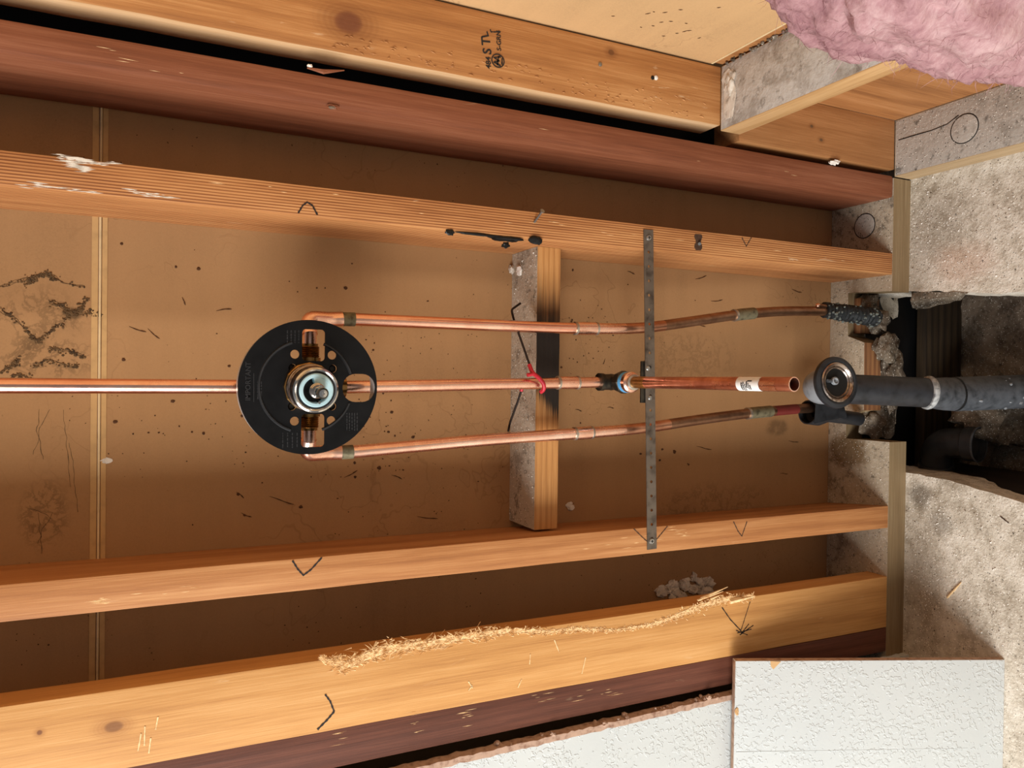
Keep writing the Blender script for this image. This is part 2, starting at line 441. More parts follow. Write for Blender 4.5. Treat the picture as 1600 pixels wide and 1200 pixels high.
def join(*mbs):
    """append everything to the first mesh"""
    o = mbs[0]
    for m in mbs[1:]:
        k = len(o.v); o.v += m.v; o.f += [tuple(i + k for i in f) for f in m.f]; o.m += m.m
    return o

# ------------------------------------------------------------------ material library
OR = dict(light=C_('#dca368'), mid=C_('#c98848'), dark=C_('#9a5a28'))
MAT['fir_straight'] = wood('fir_straight', C_('#d09b64'), C_('#b67c4a'), C_('#72401f'), lines=0.75, freq=290, seed=1.0, scuff=0.7, saw=0.1)
MAT['fir_plain'] = wood('fir_plain', C_('#c48e5b'), C_('#ae7544'), C_('#854f2a'), lines=0.25, freq=40, seed=2.3, scuff=0.5)
MAT['redwood'] = wood('redwood', C_('#935e42'), C_('#7d482e'), C_('#512b19'), lines=0.15, freq=60, seed=4.1, scuff=0.2)
MAT['redwood_dark'] = wood('redwood_dark', C_('#774735'), C_('#5f3627'), C_('#391d14'), lines=0.2, freq=60, seed=6.0, scuff=0.8)
MAT['fir_block_front'] = wood('fir_block_front', C_('#cf9f66'), C_('#ba854c'), C_('#8a5a30'), axis='X', lines=0.3, freq=110, seed=3.0)
def scorch(m):
    # a torch has charred the middle of the block: burnt stain running out along the grain
    s = NT.__new__(NT); s.m = m; s.t = m.node_tree; s.b = s.t.nodes['Principled BSDF']
    s.co = s.n('ShaderNodeTexCoord').outputs['Object']
    old = s.b.inputs['Base Color'].links[0].from_socket
    sep = s.n('ShaderNodeSeparateXYZ'); s.put(sep.inputs[0], s.co); X, Z = sep.outputs['X'], sep.outputs['Z']
    st = s.math('SUBTRACT', s.noise(1.0, 3, s.mapv(scale=(5, 1, 420))), 0.5)
    xx = s.math('ADD', X, s.math('MULTIPLY', st, 0.07))
    hi = s.math('SUBTRACT', 1.0, s.step(xx, 0.085, 0.150)); x2 = s.math('ADD', xx, s.math('MULTIPLY', s.math('SUBTRACT', 0.019, Z), 1.1))
    lo = s.step(x2, -0.034, -0.012)
    burn = s.math('MULTIPLY', hi, lo)
    brown = s.math('SUBTRACT', 1.0, s.step(xx, 0.12, 0.19)); brown = s.math('MULTIPLY', brown, s.step(x2, -0.07, -0.02))
    c = s.mix(s.math('MULTIPLY', brown, 0.55), old, srgb('#4a2a12')); c = s.mix(s.math('MULTIPLY', burn, 0.97), c, srgb('#0d0a08'))
    s.put(s.b.inputs['Base Color'], c)
scorch(MAT['fir_block_front'])
MAT['fir_side'] = wood('fir_side', C_('#d6b080'), C_('#c39a68'), C_('#a07444'), axis='Y', lines=0.25, freq=60, seed=5.0)
MAT['fir_lit_side'] = wood('fir_lit_side', C_('#dfbd95'), C_('#d3ab7e'), C_('#b98a5a'), lines=0.2, freq=60, seed=5.5)
MAT['sole_front'] = wood('sole_front', C_('#a08c6c'), C_('#8a7454'), C_('#675239'), axis='X', lines=0.1, freq=40, seed=8.0)
MAT['sole_cut'] = wood('sole_cut', C_('#a87c50'), C_('#83593a'), C_('#543825'), axis='X', lines=0.3, freq=90, seed=8.5)
MAT['plate_side'] = wood('plate_side', C_('#c9b08c'), C_('#b29873'), C_('#8e7350'), axis='Y', lines=0.1, freq=60, seed=9.0)
MAT['dust_block'] = dusty('dust_block', C_('#8c7152'), C_('#b7aa98'), 0.9, 1.0)
MAT['dust_sole'] = dusty('dust_sole', C_('#8f7a5d'), C_('#b8a992'), 0.8, 2.0, patches=(((-.13, .03, .044), (.035, .05, .05), '#6f522c', .8), ((-.19, .10, .044), (.05, .04, .05), '#6b563a', .7), ((-.08, .11, .044), (.03, .03, .05), '#4f3d28', .8)))
MAT['dust_grey'] = dusty('dust_grey', C_('#8f8578'), C_('#b9b2a7'), 0.95, 3.0, dark2='#8a8175')
MAT['dust_lumber'] = dusty('dust_lumber', C_('#93887b'), C_('#cac5bd'), 0.6, 4.0, speck=False, dark='#6f655a', dark2='#978c80')
MAT['char'] = plain('char', '#15110e', 0.75, var=0.3, vscale=90, bump=0.5)
MAT['speck'] = plain('speck', '#4d2c0e', 0.8, var=0.3, vscale=200)
MAT['mould'] = plain('mould', '#5b442a', 0.95, var=0.5, vscale=160, bump=.6, hex2='#2a2016')
MAT['marker'] = plain('marker', '#221a18', 0.7, var=0.1)
MAT['pencil'] = plain('pencil', '#4a3426', 0.8, var=0.2, vscale=300)
MAT['ink'] = plain('ink', '#27221f', 0.75, var=0.3, vscale=400)
MAT['splinter'] = plain('splinter', '#edcb98', 0.8, var=0.18, vscale=120, hex2='#c48f52')
MAT['paper_back'] = paper('paper_back', '#a47d55', 1.0, mould=(
    ((P(60, 500, y=B)), (.05, 1, .06), 0.4, 'web'), ((P(70, 560, y=B)), (.03, 1, .075), 0.45, 'web'), ((P(112, 489, y=B)), (.010, 1, .016), 0.7, 'solid'),
    ((P(70, 800, y=B)), (.055, 1, .03), 0.45, 'web'), ((P(1110, 790, y=B)), (.05, 1, .16), 0.3, 'web'), ((P(1080, 560, y=B)), (.06, 1, .12), 0.25, 'web'),
    ((P(1215, 668, y=B)), (.018, 1, .035), 0.45, 'solid')))
MAT['paper_right_lit'] = paper('paper_right_lit', '#c8a274', 0.25)  # same board paper in a paler tone, direct light painted in
MAT['joint_tape'] = plain('joint_tape', '#c09a68', 0.85, var=0.08, vscale=60, spec=.15)
MAT['joint_bead'] = plain('joint_bead', '#dcc193', 0.7, var=0.08, vscale=60)
MAT['plywood'] = wood('plywood', C_('#bf8a5a'), C_('#a97343'), C_('#6d4022'), lines=0.28, freq=22, seed=11)
MAT['knockdown'] = knockdown('knockdown')
MAT['gypsum'] = plain('gypsum', '#b89a86', 0.95, var=0.15, vscale=120, bump=0.5, spec=.1, hex2='#8f6e5c')
MAT['plaster'] = plain('plaster', '#d9d0c2', 0.95, var=0.12, vscale=90, bump=0.5, spec=.1, hex2='#9b8f80')
MAT['plaster_white'] = plain('plaster_white', '#ece6dc', 0.9, var=0.08, vscale=90, bump=0.4, spec=.1)
MAT['concrete'] = concrete('concrete', blots=(
    ((.27, -.05, 0), (.07, .07, .1), '#7e7262', .45), ((.20, -.10, 0), (.05, .07, .1), '#c39a80', .55), ((.22, -.02, 0), (.09, .05, .1), '#8a7864', .45),
    ((-.20, -.03, 0), (.03, .03, .1), '#5d5246', .8), ((-.24, -.07, 0), (.03, .03, .1), '#6a6157', .6), ((-.36, -.04, 0), (.12, .05, .1), '#7c6c57', .6)))
MAT['dirt'] = dusty('dirt', C_('#5f5144'), C_('#93816f'), 0.55, 6.0, dark='#1b1511')
MAT['tar'] = plain('tar', '#0c0c0d', 0.42, var=0.3, vscale=25, bump=0.6)
MAT['old_board'] = wood('old_board', C_('#4a3b28'), C_('#32271b'), C_('#17110c'), axis='X', lines=0.5, freq=50, seed=13)
MAT['old_board_dark'] = wood('old_board_dark', C_('#33271e'), C_('#221a14'), C_('#0f0b09'), axis='Y', lines=0.5, freq=60, seed=14)
MAT['mortar'] = dusty('mortar', C_('#433a30'), C_('#7a6d5d'), 0.45, 7.0)
MAT['copper'] = copper('copper', C_('#ffdccb'), C_('#f7c6ae'), C_('#d39a80'), 0.25, 0.3, 1.0)
MAT['copper_new'] = copper('copper_new', C_('#fdd3bd'), C_('#f4bda4'), C_('#dd9e84'), 0.20, 0.15, 2.0)
MAT['copper_old'] = copper('copper_old', C_('#b59176'), C_('#98745b'), C_('#6b4d3c'), 0.42, 0.6, 3.0)
MAT['copper_mid'] = copper('copper_mid', C_('#e0b094'), C_('#c48f73'), C_('#8d624c'), 0.33, 0.5, 3.5)
MAT['copper_spout'] = copper('copper_spout', C_('#f3bea8'), C_('#e3a58f'), C_('#b87a66'), 0.27, 0.4, 4.0)
MAT['flux'] = copper('flux', C_('#caa15e'), C_('#a97f45'), C_('#8a5c3d'), 0.4, 0.4, 5.0)
MAT['solder'] = plain('solder', '#b9b2a6', 0.4, 0.9, var=0.2, vscale=120)
MAT['verdigris'] = plain('verdigris', '#777058', 0.6, 0.5, var=0.25, vscale=110, hex2='#4a4332')
MAT['brass_dark'] = plain('brass_dark', '#4a443a', 0.45, 0.85, var=0.3, vscale=70, hex2='#2a2a28')
MAT['brass'] = plain('brass', '#a9824e', 0.33, 1.0, var=0.2, vscale=70, hex2='#5e4427')
MAT['chrome'] = plain('chrome', '#c9c4bd', 0.16, 1.0, var=0.12, vscale=60, hex2='#8b7f73')
MAT['chrome_worn'] = plain('chrome_worn', '#a99b90', 0.28, 1.0, var=0.2, vscale=150, bump=0.4, hex2='#5d4c42')
MAT['aqua_plastic'] = plain('aqua_plastic', '#a9c8cf', 0.45, var=0.06)
MAT['blue_tape'] = plain('blue_tape', '#5aa6dc', 0.5, var=0.08)
MAT['black_plastic'] = plain('black_plastic', '#0d0d0e', 0.36, var=0.35, vscale=55, bump=0.25, hex2='#060607', spec=.25)
MAT['black_emboss'] = plain('black_emboss', '#2c2c2d', 0.33, var=0.2, spec=.35)
MAT['rim_sheen'] = plain('rim_sheen', '#b9b9b8', 0.4, 0.2, var=0.1)
MAT['hole_black'] = plain('hole_black', '#050505', 0.6, var=0.1)
MAT['abs'] = plain('abs', '#292b2f', 0.40, var=0.22, vscale=60, bump=0.25, hex2='#1a1c1f')
MAT['abs_scuffed'] = plain('abs_scuffed', '#4a4d51', 0.5, var=0.35, vscale=75, bump=0.5, hex2='#2e3134')
MAT['abs_light'] = plain('abs_light', '#85898d', 0.5, var=0.15, vscale=70, bump=0.3)
MAT['abs_dark'] = plain('abs_dark', '#26282b', 0.45, var=0.3, vscale=50, bump=0.3)
MAT['cement_glue'] = plain('cement_glue', '#a7a9a8', 0.5, var=0.3, vscale=130, bump=0.4, hex2='#5b5d5f')
MAT['steel_strap'] = plain('steel_strap', '#6f655a', 0.5, 0.6, var=0.2, vscale=60, hex2='#4a4038')
MAT['screw'] = plain('screw', '#a9a8a4', 0.35, 0.9, var=0.1)
MAT['wire'] = plain('wire', '#2e241f', 0.6, 0.6, var=0.2)
MAT['red_coat'] = plain('red_coat', '#b3202f', 0.4, var=0.12)
MAT['red_band'] = plain('red_band', '#702a26', 0.5, 0.3, var=0.15)
MAT['sticker'] = plain('sticker', '#e8e6e2', 0.5, var=0.04)
MAT['wrap'] = plain('wrap', '#23282a', 0.6, var=0.5, vscale=140, bump=0.9, hex2='#0b0d0e')
MAT['wrap_grey'] = plain('wrap_grey', '#7d857f', 0.7, var=0.3, vscale=120, bump=0.8, hex2='#3a3e3b')
MAT['galv'] = plain('galv', '#8f8e8a', 0.4, 0.9, var=0.15)

def insul():
    s = NT('insulation', rough=1.0, spec=0.05)
    n = s.noise(14, 6, rough=0.7); n2 = s.noise(90, 5, s.mapv(scale=(1, 1, 2.2)), rough=0.75)
    f = s.math('ADD', s.math('MULTIPLY', n, 0.6), s.math('MULTIPLY', n2, 0.4))
    col = s.ramp(f, [(0.34, srgb('#8d6469')), (0.5, srgb('#af8789')), (0.66, srgb('#c9a8a7'))])
    return s.done(col, s.bump(f, 0.6, 0.006))
MAT['insulation'] = insul()
MAT['fibre'] = plain('fibre', '#f0d6d6', 0.8, var=0.05)

# ------------------------------------------------------------------ the setting
ztop = 2.35
wb = bpy.data.objects.new('wall_back', None); COL.objects.link(wb); BASE['wall_back'] = Vector((0, 0, 0))
tag(wb, 'brown paper back of the far gypsum board seen between the studs', kind='structure')
zs = P(155, 600, y=B).z
put('drywall_sheet', MB().box(-1.3, 0.9, B, B + .0127, 0.0, zs - .0015), 'paper_back', wb, smooth=0)
put('drywall_sheet', MB().box(-1.3, 0.9, B, B + .0127, zs + .0015, ztop), 'paper_back', wb, smooth=0)
d1, d2, d3, d4 = (P(u, 600, y=B).z for u in (142, 152, 158.5, 166.5))
put('joint_tape', MB().box(-1.3, 0.9, B - .0006, B, d2, d1), 'joint_tape', wb, smooth=0)
put('joint_tape', MB().box(-1.3, 0.9, B - .0009, B, d4, d3), 'joint_tape', wb, smooth=0)
bead = MB()
pts = [Vector((-1.3 + i * .02, B - .0012 + .0006 * math.sin(i * .9), zs - .0002 + .0007 * mnoise.noise((i * .13, 0, 0)))) for i in range(111)]
bead.tube(pts, .0014, 6); put('joint_bead', bead, 'joint_bead', wb)
bk = MB().box(-1.3, .9, B + .0005, B + .0127, zs - .003, zs + .003); put('joint_core', bk, 'gypsum', wb, smooth=0)

SPECK = [(358,572,4),(583,547,3),(585,536,2),(572,531,2),(612,644,5),(599,614,3),(593,731,5),(554,723,4),(645,683,4),(601,674,2),(617,681,3),(378,650,3),(353,627,2),(611,626,2),
 (180,659,4),(270,627,4),(232,676,2),(248,676,2),(280,666,2),(300,675,3),(318,677,3),(208,678,2),(372,772,4),(382,805,3),(592,731,4),(555,745,3),(607,675,3),(301,820,2),(470,792,4),
 (310,420,4),(275,417,3),(190,381,3),(193,562,5),(540,450,4),(550,412,2),(465,456,2),(495,450,2),(508,450,2),(895,422,4),(894,500,3),(900,531,2),(877,574,3),(920,552,2),(907,469,2),(940,483,2),
 (907,661,3),(1001,709,4),(1035,702,4),(1054,706,6),(1031,719,4),(1076,726,3),(893,503,3),(912,556,2),(927,560,2),(890,560,2),(902,566,2),(935,549,2),(480,980,2),(445,977,2),(1295,640,2)]
DASH = [(986,426,6,.3),(944,565,5,1.9),(1095,434,9,-.3),(904,641,5,.2),(954,637,5,.1),(668,809,16,.12),(350,484,12,-.1),(287,470,7,1.2),(375,773,8,.7),(440,782,20,.3),(548,741,12,-.5),(1100,700,12,.2),(1245,455,8,.3),(1240,690,8,.2),(1225,740,6,0),(385,805,9,.4),(1120,470,9,-.1),(1095,508,8,.4),(215,515,14,.3),(240,522,12,.7),(620,745,9,.4)]
rn = random.Random(3); sm = MB()
for (u, v, r) in SPECK:
    q = P(u, v, y=B - .0003); r_ = r * .00052
    sm = join(sm, lump(q, (r_ * rn.uniform(.7, 1.2), .0006, r_ * rn.uniform(.8, 1.3)), u * .1, .4, 2))
for i in range(150):
    u, v = rn.choice([(rn.gauss(600, 50), rn.gauss(660, 45)), (rn.gauss(930, 40), rn.gauss(520, 50)), (rn.uniform(180, 1280), rn.uniform(380, 820)), (rn.gauss(480, 130), rn.gauss(690, 30))])
    if v < 345 + u * .09 or v > 860 - u * .06 or u > 1285: continue
    r_ = rn.uniform(.0005, .0012); sm = join(sm, lump(P(u, v, y=B - .0002), (r_, .0004, r_ * rn.uniform(.8, 1.6)), i, .4, 1))
for (u, v, l_, a) in DASH:
    pp = [P(u + math.cos(a) * l_ * t, v + math.sin(a) * l_ * t + .7 * math.sin(t * 2.5 + u), y=B - .0003) for t in (-1, -.6, -.2, .2, .6, 1)]
    sm = join(sm, MB().tube(pp, [.0002, .0004, .0007, .0005, .0009, .0003], 5))
o = put('dirt_specks', sm, 'speck', wb, smooth=50); o['kind'] = 'stuff'
GROW = [[(0,446),(30,440),(55,430),(75,430),(100,440),(132,449)], [(60,431),(75,428),(85,438)], [(98,500),(112,490),(128,480),(136,466)], [(105,495),(118,488),(130,478)], [(112,490),(140,489),(160,492)], [(0,482),(25,500),(50,525),(58,535)], [(58,533),(80,518),(95,506)],
 [(75,545),(110,550),(130,558)], [(52,572),(75,563),(115,573),(120,570)], [(15,590),(30,585),(50,592)], [(78,470),(100,480),(110,490)], [(40,445),(58,432)], [(0,583),(18,572),(30,562)], [(45,793),(65,798),(80,810)], [(60,800),(62,830),(65,862)], [(55,850),(70,825),(83,800)], [(60,640),(58,680),(65,720)], [(52,710),(62,670),(75,640)], [(100,640),(105,700),(110,760)], [(108,690),(115,750),(120,800)]]
gm_ = MB()
for gi, g_ in enumerate(GROW):
    n_ = 62 if gi < 13 else 0
    wgt = 1.0 if gi < 13 else .45
    for i in range(n_):
        k = rn.random() * (len(g_) - 1); j = min(int(k), len(g_) - 2); f = k - j
        u = g_[j][0] * (1 - f) + g_[j + 1][0] * f + rn.gauss(0, 2.6 * wgt); v = g_[j][1] * (1 - f) + g_[j + 1][1] * f + rn.gauss(0, 2.4 * wgt)
        r_ = rn.uniform(.0003, .0008) * 2.2 ** rn.random(); gm_ = join(gm_, lump(P(u, v, y=B - .0004), (r_ * rn.uniform(.6, 1.4), .0007, r_ * rn.uniform(.6, 1.8)), i + gi, .6, 1))
for g_ in GROW:
    for rep in range(3 if g_[0][1] < 600 else 1):
        pp = densify([P(u + rn.gauss(0, 1.5), v + rn.gauss(0, 1.5), y=B - .0001) for u, v in g_], 8)
        pp = [q + Vector((mnoise.noise(q * 130 + Vector((rep, 0, 0))), 0, mnoise.noise(q * 130 + Vector((9, rep, 3))))) * .0022 for q in pp]
        gm_ = join(gm_, MB().tube(pp, [.00015 + .00042 * abs(mnoise.noise(q * 220 + Vector((rep, 1, 1)))) for q in pp], 5))
o = put('mould_growth', gm_, 'mould', wb, smooth=60); o['kind'] = 'stuff'

# right-hand wall: gypsum board above the block, plywood below
wr = bpy.data.objects.new('wall_right', None); COL.objects.link(wr); BASE['wall_right'] = Vector((0, 0, 0))
tag(wr, 'adjoining right hand wall, cream board above a fire block and plywood below', kind='structure')
zg = 0.4363
put('drywall_sheet', MB().box(.4895, .502, -1.3, .004, zg + .0165, ztop), 'paper_right_lit', wr, smooth=0)
put('board_edge', MB().box(.4880, .4895, -1.3, .0, zg + .0165, zg + .020), 'joint_bead', wr, smooth=0)
put('backing_strip', MB().box(.491, .51, -1.3, 0.0, zg - .03, zg + .0165), 'plywood', wr, smooth=0)
put('plywood_sheet', MB().box(.4645, .4825, -1.3, 0.0, ZP, zg - .0381), 'plywood', wr, smooth=0)

# concrete slab with the broken-out pipe pit
pit = [(.165, .092), (.1662, .03), (.165, 0), (.160, -.05), (.152, -.10), (.147, -.15), (.143, -.2), (.136, -.35), (.14, -.55), (.08, -.72),
       (-.1, -.75), (-.22, -.66), (-.235, -.45), (-.205, -.30), (-.1865, -.207), (-.176, -.155), (-.1685, -.10), (-.1630, -.05), (-.1615, 0), (-.160, .05), (-.158, .092)]
pd = []
for i in range(len(pit)):
    a = Vector((*pit[i], 0)); b = Vector((*pit[(i + 1) % len(pit)], 0)); n = max(2, int((b - a).length / .008))
    for k in range(n):
        q = a.lerp(b, k / n); q += Vector((mnoise.noise(q * 45), mnoise.noise(q * 45 + Vector((5, 5, 5))), 0)) * .0028; pd.append((q.x, q.y))
slab = poly_mesh([[(-2.6, -3.2), (1.2, -3.2), (1.2, .3), (-2.6, .3)], pd], .09, lambda a, b, t: Vector((a, b, t - .045)))
fl = put('floor', slab, 'concrete', smooth=20); tag(fl, 'rough grey concrete slab broken open around the drain', kind='structure')
pm = MB()
lo = [(-.32, -.85), (.30, -.85), (.30, .105), (-.32, .105)]
g = MB(); NX, NY = 60, 80; vs = []
for j in range(NY + 1):
    for i in range(NX + 1):
        x = -.33 + .66 * i / NX; y = -.86 + .965 * j / NY
        z = -.255 + .030 * mnoise.fractal(Vector((x * 9, y * 9, 1)), 1, 2, 5) + .02 * max(0, x) / .2 - .02 * (x < -.1)
        vs.append((x, y, z))
g.add(vs, [(j * (NX + 1) + i, j * (NX + 1) + i + 1, (j + 1) * (NX + 1) + i + 1, (j + 1) * (NX + 1) + i) for j in range(NY) for i in range(NX)])
pitdirt = put('pit_dirt', g, 'dirt', fl, smooth=60)
for (x0, x1, y0, y1) in ((.19, .21, -.85, .1), (-.23, -.21, -.85, .1), (-.3, .3, -.80, -.76)):
    cs = [(x0, y0, -.29), (x1, y0, -.29), (x1, y1, -.29), (x0, y1, -.29), (x0, y0, -.085), (x1, y0, -.085), (x1, y1, -.085), (x0, y1, -.085)]
    put('pit_side', rough_box(cs, 12, .018, 14, x0 * 7), 'dirt', fl, smooth=60)
put('pit_lining', rough_box([(-.22, .094, -.29), (.22, .094, -.29), (.22, .118, -.29), (-.22, .118, -.29), (-.22, .090, .0), (.22, .090, .0), (.22, .118, .0), (-.22, .118, .0)], 14, .006, 16, 3), 'tar', fl, smooth=60)

# finished board at the left of the opening (front face of the wall)
e0, e1 = P(1145, 1087, y=-.0127), P(805, 1166, y=-.0127)
def xe(z): return e0.x + (e1.x - e0.x) * (z - e0.z) / (e1.z - e0.z)
lp = [(-2.4, .0), (xe(0), .0)]
zz = 0.0
while zz < ztop:
    lp.append((xe(min(zz, 1.6)) + .0022 * mnoise.noise((zz * 70, 1, 1)) + .0016 * mnoise.noise((zz * 190, 4, 1)), zz)); zz += .006
lp.append((-2.4, ztop))
wl = put('wall_left', poly_mesh([lp], .0122, lambda a, b, t: Vector((a, t - .0064, b))), 'knockdown', smooth=0)
tag(wl, 'white knockdown textured gypsum board with a torn edge left of the studs', kind='structure')
eg = MB()
zz = 0.36; pr = []
while zz < 1.5:
    x = xe(zz) + .0025 * mnoise.noise((zz * 70, 1, 1)); pr.append((x, zz)); zz += .006
R = [[(x - .006, -.0132, z), (x + .0022 + .002 * mnoise.noise((z * 160, 0, 2)), -.0128, z), (x + .0036 + .004 * mnoise.noise((z * 120, 3, 2)), -.004, z), (x + .003, .0003, z), (x - .006, .0003, z)] for x, z in pr]
eg.rings(R); put('torn_edge', eg, 'gypsum', wl, smooth=30)
cr = MB()
for i in range(46):
    z = random.choice([random.uniform(.42, .47), random.gauss(.66, .05), random.gauss(.52, .02), random.uniform(.4, .95)])
    cr = join(cr, lump((xe(z) + random.uniform(-.001, .006), random.uniform(-.012, -.002), z), random.uniform(.0015, .0042), i * 3.1, .5, 2))
o = put('edge_crumbs', cr, 'gypsum', wl, smooth=0); o['kind'] = 'stuff'

# ------------------------------------------------------------------ timber
def lin(p0, p1, y):
    a, b = P(*p0, y=y), P(*p1, y=y)
    return lambda z: a.x + (b.x - a.x) * (z - a.z) / (b.z - a.z)
def stud(name, R0, L0, back, side, mat, label, depth=B, y0=0.0, z0=ZP, z1=ztop, bevel=.0016, group='wall studs'):
    r, l = lin(*R0, y0), lin(*L0, y0); bk = lin(*back, y0 + depth) if back else None
    cs = []
    for z in (z0, z1):
        xr, xl = r(z), l(z)
        if bk is None: xrb, xlb = xr, xl
        elif side == 'L': xlb = bk(z); xrb = xlb + (xr - xl)
        else: xrb = bk(z); xlb = xrb - (xr - xl)
        cs += [(xl, y0, z), (xr, y0, z), (xrb, y0 + depth - .0004, z), (xlb, y0 + depth - .0004, z)]
    b = (Vector(cs[0]) + Vector(cs[1])) / 2
    # divide along the length so that the bevel and noise read as timber
    mb = MB(); N = 60; rings = []
    for k in range(N + 1):
        t = k / N; ring = []
        for q in range(4):
            p = Vector(cs[q]).lerp(Vector(cs[4 + q]), t); p.x += .0007 * mnoise.noise((q * 9.0, p.z * 9, 1.0)); ring.append(p)
        rings.append(ring)
    mb.rings(rings)
    o = put(name, mb, mat, base=b, bevel=bevel, smooth=40)
    tag(o, label, 'stud', group); return o

def knots_for(matname, args, base, kn):
    pass

bD = P(1385, 940, y=0); bF = Vector((.441, 0, .437))
stA = stud('wall_stud', ((0, 27), (1401, 275)), ((0, 83), (1400, 310)), ((0, 149), (1296, 331)), 'L', 'redwood',
           'dark red old stud with worn rounded edge beside the black gap', bevel=.0065)
stB = stud('wall_stud', ((0, 234), (1394, 396)), ((0, 291), (1393, 429)), ((0, 326), (1297, 442)), 'L', 'fir_straight',
           'straight grained fir stud with tar smear and top end of metal strap')
stC = stud('wall_stud', ((0, 914), (1386.5, 790.5)), ((0, 973), (1386.5, 825)), ((0, 884), (1294, 785)), 'R', 'fir_plain',
           'plain orange stud carrying the screwed end of the metal strap')
bb = (P(1385, 901, y=0) + P(1385, 980, y=0)) / 2
MAT['fir_knotty'] = wood('fir_knotty', C_('#d9a76c'), C_('#c99355'), C_('#a16a36'), lines=0.22, freq=30, seed=7.7, scuff=0.55,
    knots=(knot(176, 1136, .007, .011, '#7c4f2c', base=bb), knot(60, 1145, .003, .003, '#6b3c22', base=bb)))
stD = stud('wall_stud', ((0, 1105), (1385, 901)), ((205, 1200), (1385, 980)), None, 'R', 'fir_knotty',
           'wide flat turned orange stud with a long splintered gouge', depth=.042, z0=ZP)
stE = stud('wall_stud', ((480, 1147), (1385, 981)), ((522, 1200), (1386, 1017)), None, 'R', 'redwood_dark',
           'dark reddish stud between the gouged stud and the white board')

bF = Vector((.4412, 0, zg))
MAT['fir_corner'] = wood('fir_corner', C_('#c9955f'), C_('#ad7643'), C_('#7c4b28'), lines=0.2, freq=28, seed=9.3, scuff=0.5,
    knots=(knot(545, 35, .016, .021, '#6a3a26', base=bF), knot(955, 82, .005, .006, '#6b4526', base=bF)))
Fm = MB(); N = 50; rr = []
for k in range(N + 1):
    z = zg + (ztop - zg) * k / N; wv = .0009 * mnoise.noise((z * 14, 2, 2))
    rr.append([(.3962 + wv, 0.0, z), (.4861, 0.0, z), (.4861, .048, z), (.3962 + wv, .048, z)])
Fm.rings(rr)
for i, f in enumerate(Fm.f):
    n = (Fm.v[f[1]] - Fm.v[f[0]]).cross(Fm.v[f[2]] - Fm.v[f[0]]).normalized()
    if n.x * (1 if True else -1) < -.9 or (abs(n.x) > .9 and all(Fm.v[q].x < .42 for q in f)): Fm.m[i] = 1  # narrow side painted paler, the daylight on it put into the colour
stF = put('corner_stud', Fm, ['fir_corner', 'fir_lit_side'], base=bF, bevel=.0015, smooth=40)
tag(stF, 'wide corner stud with dark knot and black lumber stamp', 'stud')
K = MB().box(.3775, .4643, 0.0, .06, ZP, zg - .0383)
MAT['fir_cripple'] = wood('fir_cripple', C_('#b88555'), C_('#a06e41'), C_('#7b4d28'), lines=0.2, freq=28, seed=12.3,
    knots=(((.003, 0, .20), .003, .004, C_('#5b4632')), ((-.0165, 0, .178), .0032, .0045, C_('#5b4632'))))
stK = put('cripple_stud', K, 'fir_cripple', base=(.421, 0, ZP), bevel=.0012)
tag(stK, 'short brown stud below the grey dusted block in the corner', 'stud')

# chips bruised into the corner stud: shallow raised fibres
fb = MB()
for i in range(240):
    u = random.uniform(520, 1120); v = 75 + (u - 480) * .195 + random.choice([random.uniform(-5, 24), random.uniform(-28, 24)]) * .9 - 12
    p = P(u, v, y=0)
    if not (.399 < p.x < .482) or p.z < zg + .005: continue
    L = random.uniform(.003, .011); a = random.uniform(-.45, .1); d = Vector((math.sin(a), 0, -math.cos(a))) * L; s_ = Vector((d.z, 0, -d.x)).normalized() * random.uniform(.0006, .0013)
    h = Vector((0, -random.uniform(.0009, .0022), 0))
    fb.add([p - d / 2, p + d / 2, p + s_, p - s_, p + h], [(0, 3, 4), (3, 1, 4), (1, 2, 4), (2, 0, 4)])
o = put('bruised_fibres', fb, 'fir_corner', stF, smooth=0); o['kind'] = 'stuff'

# block between the two middle studs
yb = .05; b0 = P(798, 600, y=B).z; b1 = b0 - .0381
xb1, xb0 = .2306 - .0381 + .003, -.2235 + .001
lB, rC = lin((0, 300), (1393, 429), yb), None
blk = thing('fire_block', 'dusty topped wooden block nailed between two studs, scorched on its face', 'block', (-.015, yb, b1))
xl_, xr_ = P(850, 827, y=yb).x, P(850, 386, y=yb).x
mb = MB(); NXB = 40; R = []
for k in range(NXB + 1):
    x = xl_ + (xr_ - xl_) * k / NXB
    R.append([(x, yb + .0006 * mnoise.noise((x * 30, 0, 0)), b1), (x, yb + .0006 * mnoise.noise((x * 30, 3, 0)), b0 + .0005 * mnoise.noise((x * 40, 1, 0))), (x, B - .0004, b0), (x, B - .0004, b1)])
mb.rings(R)
for i, f in enumerate(mb.f):
    c = sum((mb.v[q] for q in f), Vector()) / len(f)
    if abs(c.z - b0) < .002: mb.m[i] = 1
body = put('timber', mb, ['fir_block_front', 'dust_block'], blk, smooth=30)
tag(body, 'grey dusted top, orange front')

